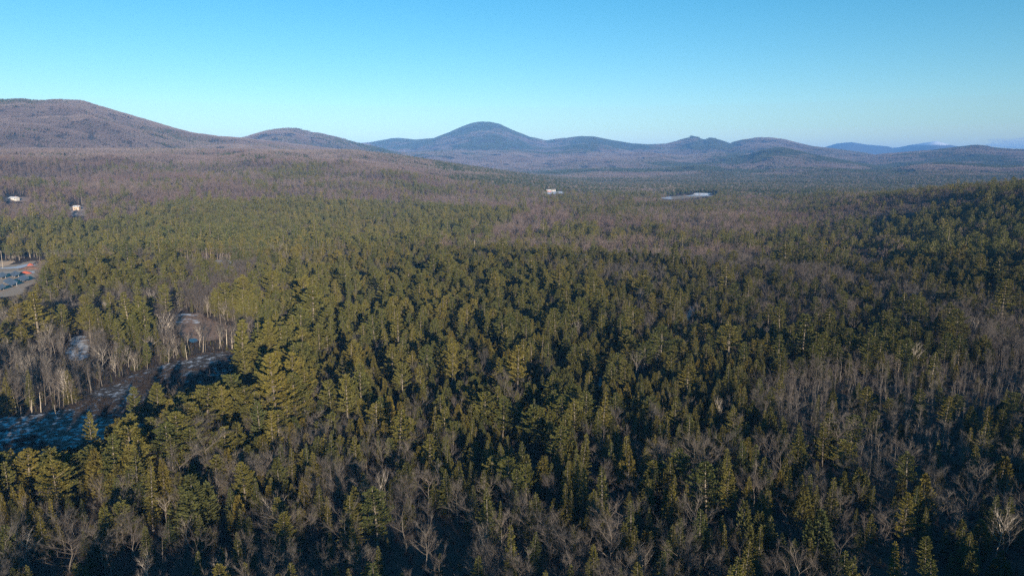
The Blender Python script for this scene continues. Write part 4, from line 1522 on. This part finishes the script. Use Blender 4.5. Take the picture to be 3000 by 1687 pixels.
def house(name, label, px, py, L, Wd, hw, hr, rz, wall, roof, storeys=1):
    x, y = ground_at(px, py)
    e = bpy.data.objects.new(name, None)
    COL.objects.link(e)
    e.location = (x, y, tz(x, y) + .3)
    e.rotation_euler = (0, 0, rz)
    tag(e, label, 'barn' if 'barn' in name else 'house')
    mb = MB()
    mb.box((0, 0, hw / 2 - .5), (L, Wd, hw + 1))
    for s in (-1, 1):                                   # gable ends
        mb.tri(Vector((s * L / 2, -Wd / 2, hw)), Vector((s * L / 2, Wd / 2, hw)), Vector((s * L / 2, 0, hw + hr)))
    link('wall', mb.mesh('wall', [wall]), e)
    rb = MB()
    ov, th = .5, .22
    for s in (-1, 1):
        y1, z1 = s * (Wd / 2 + ov), hw - ov * hr / (Wd / 2)
        a, b = Vector((-L / 2 - ov, y1, z1)), Vector((L / 2 + ov, y1, z1))
        c, d = Vector((L / 2 + ov, 0, hw + hr)), Vector((-L / 2 - ov, 0, hw + hr))
        up = Vector((0, 0, th))
        q = [a, b, c, d, a + up, b + up, c + up, d + up]
        n0 = len(rb.v)
        rb.v += q
        for f in ((3, 2, 1, 0), (4, 5, 6, 7), (0, 1, 5, 4), (1, 2, 6, 5), (2, 3, 7, 6), (3, 0, 4, 7)):
            rb.f.append(tuple(n0 + i for i in f))
            rb.m.append(0)
    ro = link('roof', rb.mesh('roof', [roof]), e)
    cb = MB()
    cb.box((L * .2, Wd * .12, hw + hr + .2), (.8, .8, 2.0))
    link('chimney', cb.mesh('chimney', [M['brick']]), ro)
    nwin = max(2, int(L / 3))
    for st in range(storeys):
        for i in range(nwin):
            xx = -L / 2 + (i + .5) * L / nwin
            for s in (-1, 1):
                if s == -1 and st == 0 and i == nwin // 2:
                    db = MB()
                    db.box((xx, s * (Wd / 2 + .04), 1.05), (1.0, .12, 2.1))
                    link('door', db.mesh('door', [M['trim']]), e)
                    continue
                fb = MB()
                fb.box((xx, s * (Wd / 2 + .03), 1.6 + st * 2.7), (1.5, .10, 1.5))
                w = link('window', fb.mesh('window', [M['trim']]), e)
                gb = MB()
                gb.box((xx, s * (Wd / 2 + .07), 1.6 + st * 2.7), (1.2, .08, 1.2))
                link('pane', gb.mesh('pane', [M['glass']]), w)
    return e


house('farm_house', 'long low white house with pale gable roof on the left hillside', 42, 587, 11, 5.5, 2.4, 1.7, R(-8), M['white_wall'], M['snow_roof'])
house('hillside_house', 'tan two-storey house with snowy roof among bare trees on the left slope', 226, 616, 7, 6, 4.0, 1.5, R(12), M['tan_wall'], M['snow_roof'], 2)
house('red_barn', 'small red barn at the edge of the far snowy farmyard', 1607, 563, 12, 8, 3.6, 2.4, R(20), M['red_wall'], M['snow_roof'])
house('valley_house', 'far white house beside the snowy farmyard in the valley', 1622, 561, 10, 7, 3.6, 2.2, R(-15), M['white_wall'], M['grey_roof'], 2)

# ------------------------------------------------------------------ solar yard
M['panel'] = noise_mat('solar_cells', (0.10, 0.115, 0.14), (0.13, 0.145, 0.17), .6, rough=.5, spec=.25)
M['steel'] = principled('galvanised_steel', (0.62, 0.62, 0.62), 0.45, 0.5)[0]
M['orange'] = noise_mat('orange_tarp', (0.55, 0.13, 0.07), (0.40, 0.10, 0.055), .8, bump=.5)
M['black_tarp'] = noise_mat('black_liner', (0.02, 0.02, 0.024), (0.035, 0.035, 0.04), .8, bump=.5)
M['soil'] = noise_mat('bare_soil', (0.12, 0.065, 0.045), (0.20, 0.115, 0.08), .6, bump=.8)
M['gravel'] = noise_mat('gravel_track', (0.50, 0.41, 0.33), (0.60, 0.50, 0.41), .6)
rowd = Vector((.72, -.69, 0)).normalized()
nrm = Vector((-.69, -.72, 0)).normalized()
rz_row = math.atan2(rowd.y, rowd.x)


def solar_table(px, py, n, label):
    x, y = ground_at(px, py)
    e = bpy.data.objects.new('solar_table', None)
    COL.objects.link(e)
    e.location = (x, y, tz(x, y) + .5)
    e.rotation_euler = (0, 0, rz_row)
    tag(e, label, 'solar panels', 'solar tables in the yard')
    tilt = Matrix.Rotation(R(28), 3, 'X')
    pw, ph = 1.9, 2.25
    for i in range(n):
        for j in (0, 1):
            mb = MB()
            c = tilt @ Vector(((i - (n - 1) / 2) * (pw + .06), (j - .5) * (ph + .06), 0))
            mb.box((c.x, c.y, c.z + 2.0), (pw, ph, .06), 0, 0, tilt)
            link('panel', mb.mesh('panel', [M['panel']]), e)
    for i in range(0, n, 3):
        xx = (i - (n - 1) / 2) * (pw + .06)
        for yy, hh in ((-1.3, 1.25), (1.3, 2.6)):
            mb = MB()
            mb.tube([(xx, yy, -.3), (xx, yy, hh)], [.09, .09], 6)
            link('leg', mb.mesh('leg', [M['steel']]), e)
    mb = MB()
    for yy, hh in ((-1.3, 1.23), (1.3, 2.58)):
        mb.box((0, yy, hh), (n * (pw + .06), .12, .12))
    link('frame', mb.mesh('frame', [M['steel']]), e)
    return e


solar_table(44, 812, 8, 'shorter upper solar table in the right-hand row of the yard')
solar_table(69, 825, 9, 'lower solar table in the right-hand row, next to the pines')
solar_table(6, 816, 8, 'upper solar table of the middle row, cut by the left edge')
solar_table(31, 836, 13, 'longest solar table, lower end of the middle row')
solar_table(3, 852, 6, 'lowest solar table at the left edge of the yard')


def mound(name, label, cat, px, py, a, b, h, mat, rz=0.0, seed=1):
    x, y = ground_at(px, py)
    z = tz(x, y)
    vs, fs = [], []
    nr_, na__ = 7, 22
    rnd = random.Random(seed)
    off = rnd.uniform(0, 50)
    for i in range(nr_ + 1):
        t = i / nr_
        for j in range(na__):
            an = 6.283 * j / na__
            k = 1 + .25 * (float(fbm(np.array([math.cos(an) * 2 + off]), np.array([math.sin(an) * 2]), 1.0, 3)[0]) - .5) * 2
            lx, ly = a * t * k * math.cos(an), b * t * k * math.sin(an)
            hz = h * (1 - t ** 1.7) * (1 + .5 * (float(fbm(np.array([lx + off]), np.array([ly]), 2.0, 3)[0]) - .5)) - .3 * t
            vs.append((lx * math.cos(rz) - ly * math.sin(rz), lx * math.sin(rz) + ly * math.cos(rz), hz))
    for i in range(nr_):
        for j in range(na__):
            fs.append((i * na__ + j, i * na__ + (j + 1) % na__, (i + 1) * na__ + (j + 1) % na__, (i + 1) * na__ + j))
    o = link(name, new_mesh(name, vs, fs, [mat], smooth=True), None, (x, y, z + .5))
    return tag(o, label, cat)


mound('tarp_mound', 'bright orange tarp over a mound beside the gravel track, nearest the pines', 'tarp', 74, 803, 5.0, 2.6, 1.9, M['orange'], .1, 3)
mound('tarp_mound', 'orange tarp on the ridge behind the brown soil pile', 'tarp', 89, 780, 3.0, 2.2, 2.0, M['orange'], 0, 4)
mound('soil_pile', 'long dark brown soil pile behind the solar yard track', 'soil pile', 90, 790, 9, 3.5, 2.2, M['soil'], .15, 5)
mound('liner_heap', 'black liner heap beside the snow behind the soil pile', 'liner', 112, 775, 4, 2.2, 2.0, M['black_tarp'], .5, 6)
mound('soil_pile', 'low dark pile farther back behind a screen of pines', 'soil pile', 158, 772, 8, 3, 1.6, M['soil'], 0, 7)
track = [ground_at(a, b) for a, b in [(-60, 802), (60, 797), (105, 795), (125, 796), (125, 799), (105, 799), (60, 801), (-60, 806)]]
sheet('gravel_track', track, M['gravel'], 1.0, 0.58)
snowp = [ground_at(a, b) for a, b in [(40, 784), (75, 776), (105, 774), (112, 777), (100, 781), (80, 784), (60, 788), (30, 789), (0, 790), (0, 787)]]
sheet('snow', snowp, M['snow'], 1.0, 0.62, lambda x, y, z: .16, 'stuff')
snowp = [ground_at(a, b) for a, b in [(88, 798), (104, 798), (103, 802), (86, 803)]]
sheet('snow', snowp, M['snow'], .8, 0.66, lambda x, y, z: .3, 'stuff')

# ------------------------------------------------------------------ power line
M['pole'] = noise_mat('weathered_pole_wood', (0.36, 0.30, 0.22), (0.44, 0.36, 0.27), 3)
M['wire'] = principled('aluminium_wire', (0.62, 0.58, 0.50), 0.5, 0.4)[0]
M['ceramic'] = principled('insulator', (0.30, 0.28, 0.27), 0.3, 0.5)[0]
POLE_LABEL = ['thick tan utility pole at the left edge above the solar yard', 'utility pole rising from pines right of the solar yard', 'tallest-looking utility pole above the left pines',
              'utility pole with shadowed foot in the middle of the forest', 'faint utility pole far along the line at right']
ax_dir = []
heads = []
for i, (x, y) in enumerate(POLES):
    a, b = POLES[max(0, i - 1)], POLES[min(len(POLES) - 1, i + 1)]
    dr = Vector((b[0] - a[0], b[1] - a[1], 0)).normalized()
    cr_ = Vector((-dr.y, dr.x, 0))
    z = tz(x, y)
    e = bpy.data.objects.new('utility_pole', None)
    COL.objects.link(e)
    e.location = (x, y, z)
    tag(e, POLE_LABEL[i], 'utility pole', 'poles of the power line')
    mb = MB()
    mb.tube([(0, 0, -.5), (0, 0, 14)], [.18, .12], 8)
    link('post', mb.mesh('post', [M['pole']]), e)
    mb = MB()
    mb.box((0, 0, 13.0), (.14, 2.2, .16), 0, math.atan2(cr_.y, cr_.x) - math.pi / 2)
    link('crossarm', mb.mesh('crossarm', [M['pole']]), e)
    hp = []
    for s in (-1.0, 0, 1.0):
        q = cr_ * s + Vector((0, 0, 13.08 if s else 14.0))
        mb = MB()
        mb.tube([q, q + Vector((0, 0, .12)), q + Vector((0, 0, .28))], [.05, .09, .05], 6)
        link('insulator', mb.mesh('insulator', [M['ceramic']]), e)
        hp.append(Vector((x, y, z)) + q + Vector((0, 0, .28)))
    q = cr_ * .3 + Vector((0, 0, 9.5))
    hp.append(Vector((x, y, z)) + q)
    heads.append(hp)
WIRES = ['near conductor', 'top conductor', 'far conductor', 'lower cable']
left_ext = [h - (heads[1][i] - h) * .5 for i, h in enumerate(heads[0])]
for w in range(4):
    mb = MB()
    pts = []
    hs_ = [left_ext[w]] + [h[w] for h in heads]
    for i in range(len(hs_) - 1):
        a, b = hs_[i], hs_[i + 1]
        sag = .000055 * (b - a).length ** 2 + .4
        for q in range(14):
            t = q / 14
            pts.append(a.lerp(b, t) - Vector((0, 0, 4 * sag * t * (1 - t))))
    pts.append(hs_[-1])
    mb.tube(pts, [.006] * len(pts), 4, cap=False)
    tag(link('power_wire', mb.mesh('power_wire', [M['wire']])), f'thin pale power wire strung pole to pole across the forest, {WIRES[w]}', 'power wire', 'wires of the power line')

# ------------------------------------------------------------------ haze and the low cloud bank
hz = MB()
XB, Y0, Y1, ZB, ZT = 21000.0, -1500.0, 21000.0, float(gz.min()) - 1.0, float(max(gz.max(), CAMZ)) + 25.0
HAZE_ON = True
# ground reaches 30 km; the haze box holds all of it
XB, Y0, Y1 = 21600.0, -21600.0, 21600.0
hz.box(((0), (Y0 + Y1) / 2, (ZB + ZT) / 2), (2 * XB, Y1 - Y0, ZT - ZB))
hm = bpy.data.materials.new('haze')
hm.use_nodes = True
ht = hm.node_tree
ht.nodes.clear()
ho = ht.nodes.new('ShaderNodeOutputMaterial')
pv = ht.nodes.new('ShaderNodeVolumePrincipled')
pv.inputs['Color'].default_value = (0.17, 0.44, 1.0, 1)
pv.inputs['Density'].default_value = 0.000061
pv.inputs['Anisotropy'].default_value = -0.28
ht.links.new(pv.outputs[0], ho.inputs['Volume'])
if HAZE_ON:
    tag(link('haze', hz.mesh('haze', [hm])), kind='stuff')

# low cloud bank beyond the hills at right: thin flattened puffs of vapour
cmat = bpy.data.materials.new('cloud_vapour')
cmat.use_nodes = True
ct = cmat.node_tree
ct.nodes.clear()
co_ = ct.nodes.new('ShaderNodeOutputMaterial')
cv = ct.nodes.new('ShaderNodeVolumePrincipled')
cv.inputs['Color'].default_value = (0.72, 0.80, 0.92, 1)
cv.inputs['Density'].default_value = 0.0011
ct.links.new(cv.outputs[0], co_.inputs['Volume'])
import bmesh
crd = random.Random(9)
cb_ = bmesh.new()
for (px, py, w, h) in [(2925, 411, 26, 4), (2955, 416, 40, 7), (2985, 419, 50, 9), (3030, 415, 60, 11), (2945, 424, 45, 5), (3000, 428, 60, 6), (3080, 420, 60, 9)]:
    a, b, c = ray(px, py)
    d = 27000 + crd.uniform(-300, 300)
    sc = d / FPX
    bmesh.ops.create_uvsphere(cb_, u_segments=16, v_segments=9, radius=1.0,
                              matrix=Matrix.Translation((a * d, b * d, CAMZ + c * d)) @ Matrix.Diagonal((w * sc, w * sc * .8, h * sc, 1)))
cme = bpy.data.meshes.new('clouds')
cb_.to_mesh(cme)
cme.materials.append(cmat)
tag(link('clouds', cme), 'faint low cloud bank over the right horizon', 'clouds', kind='stuff')
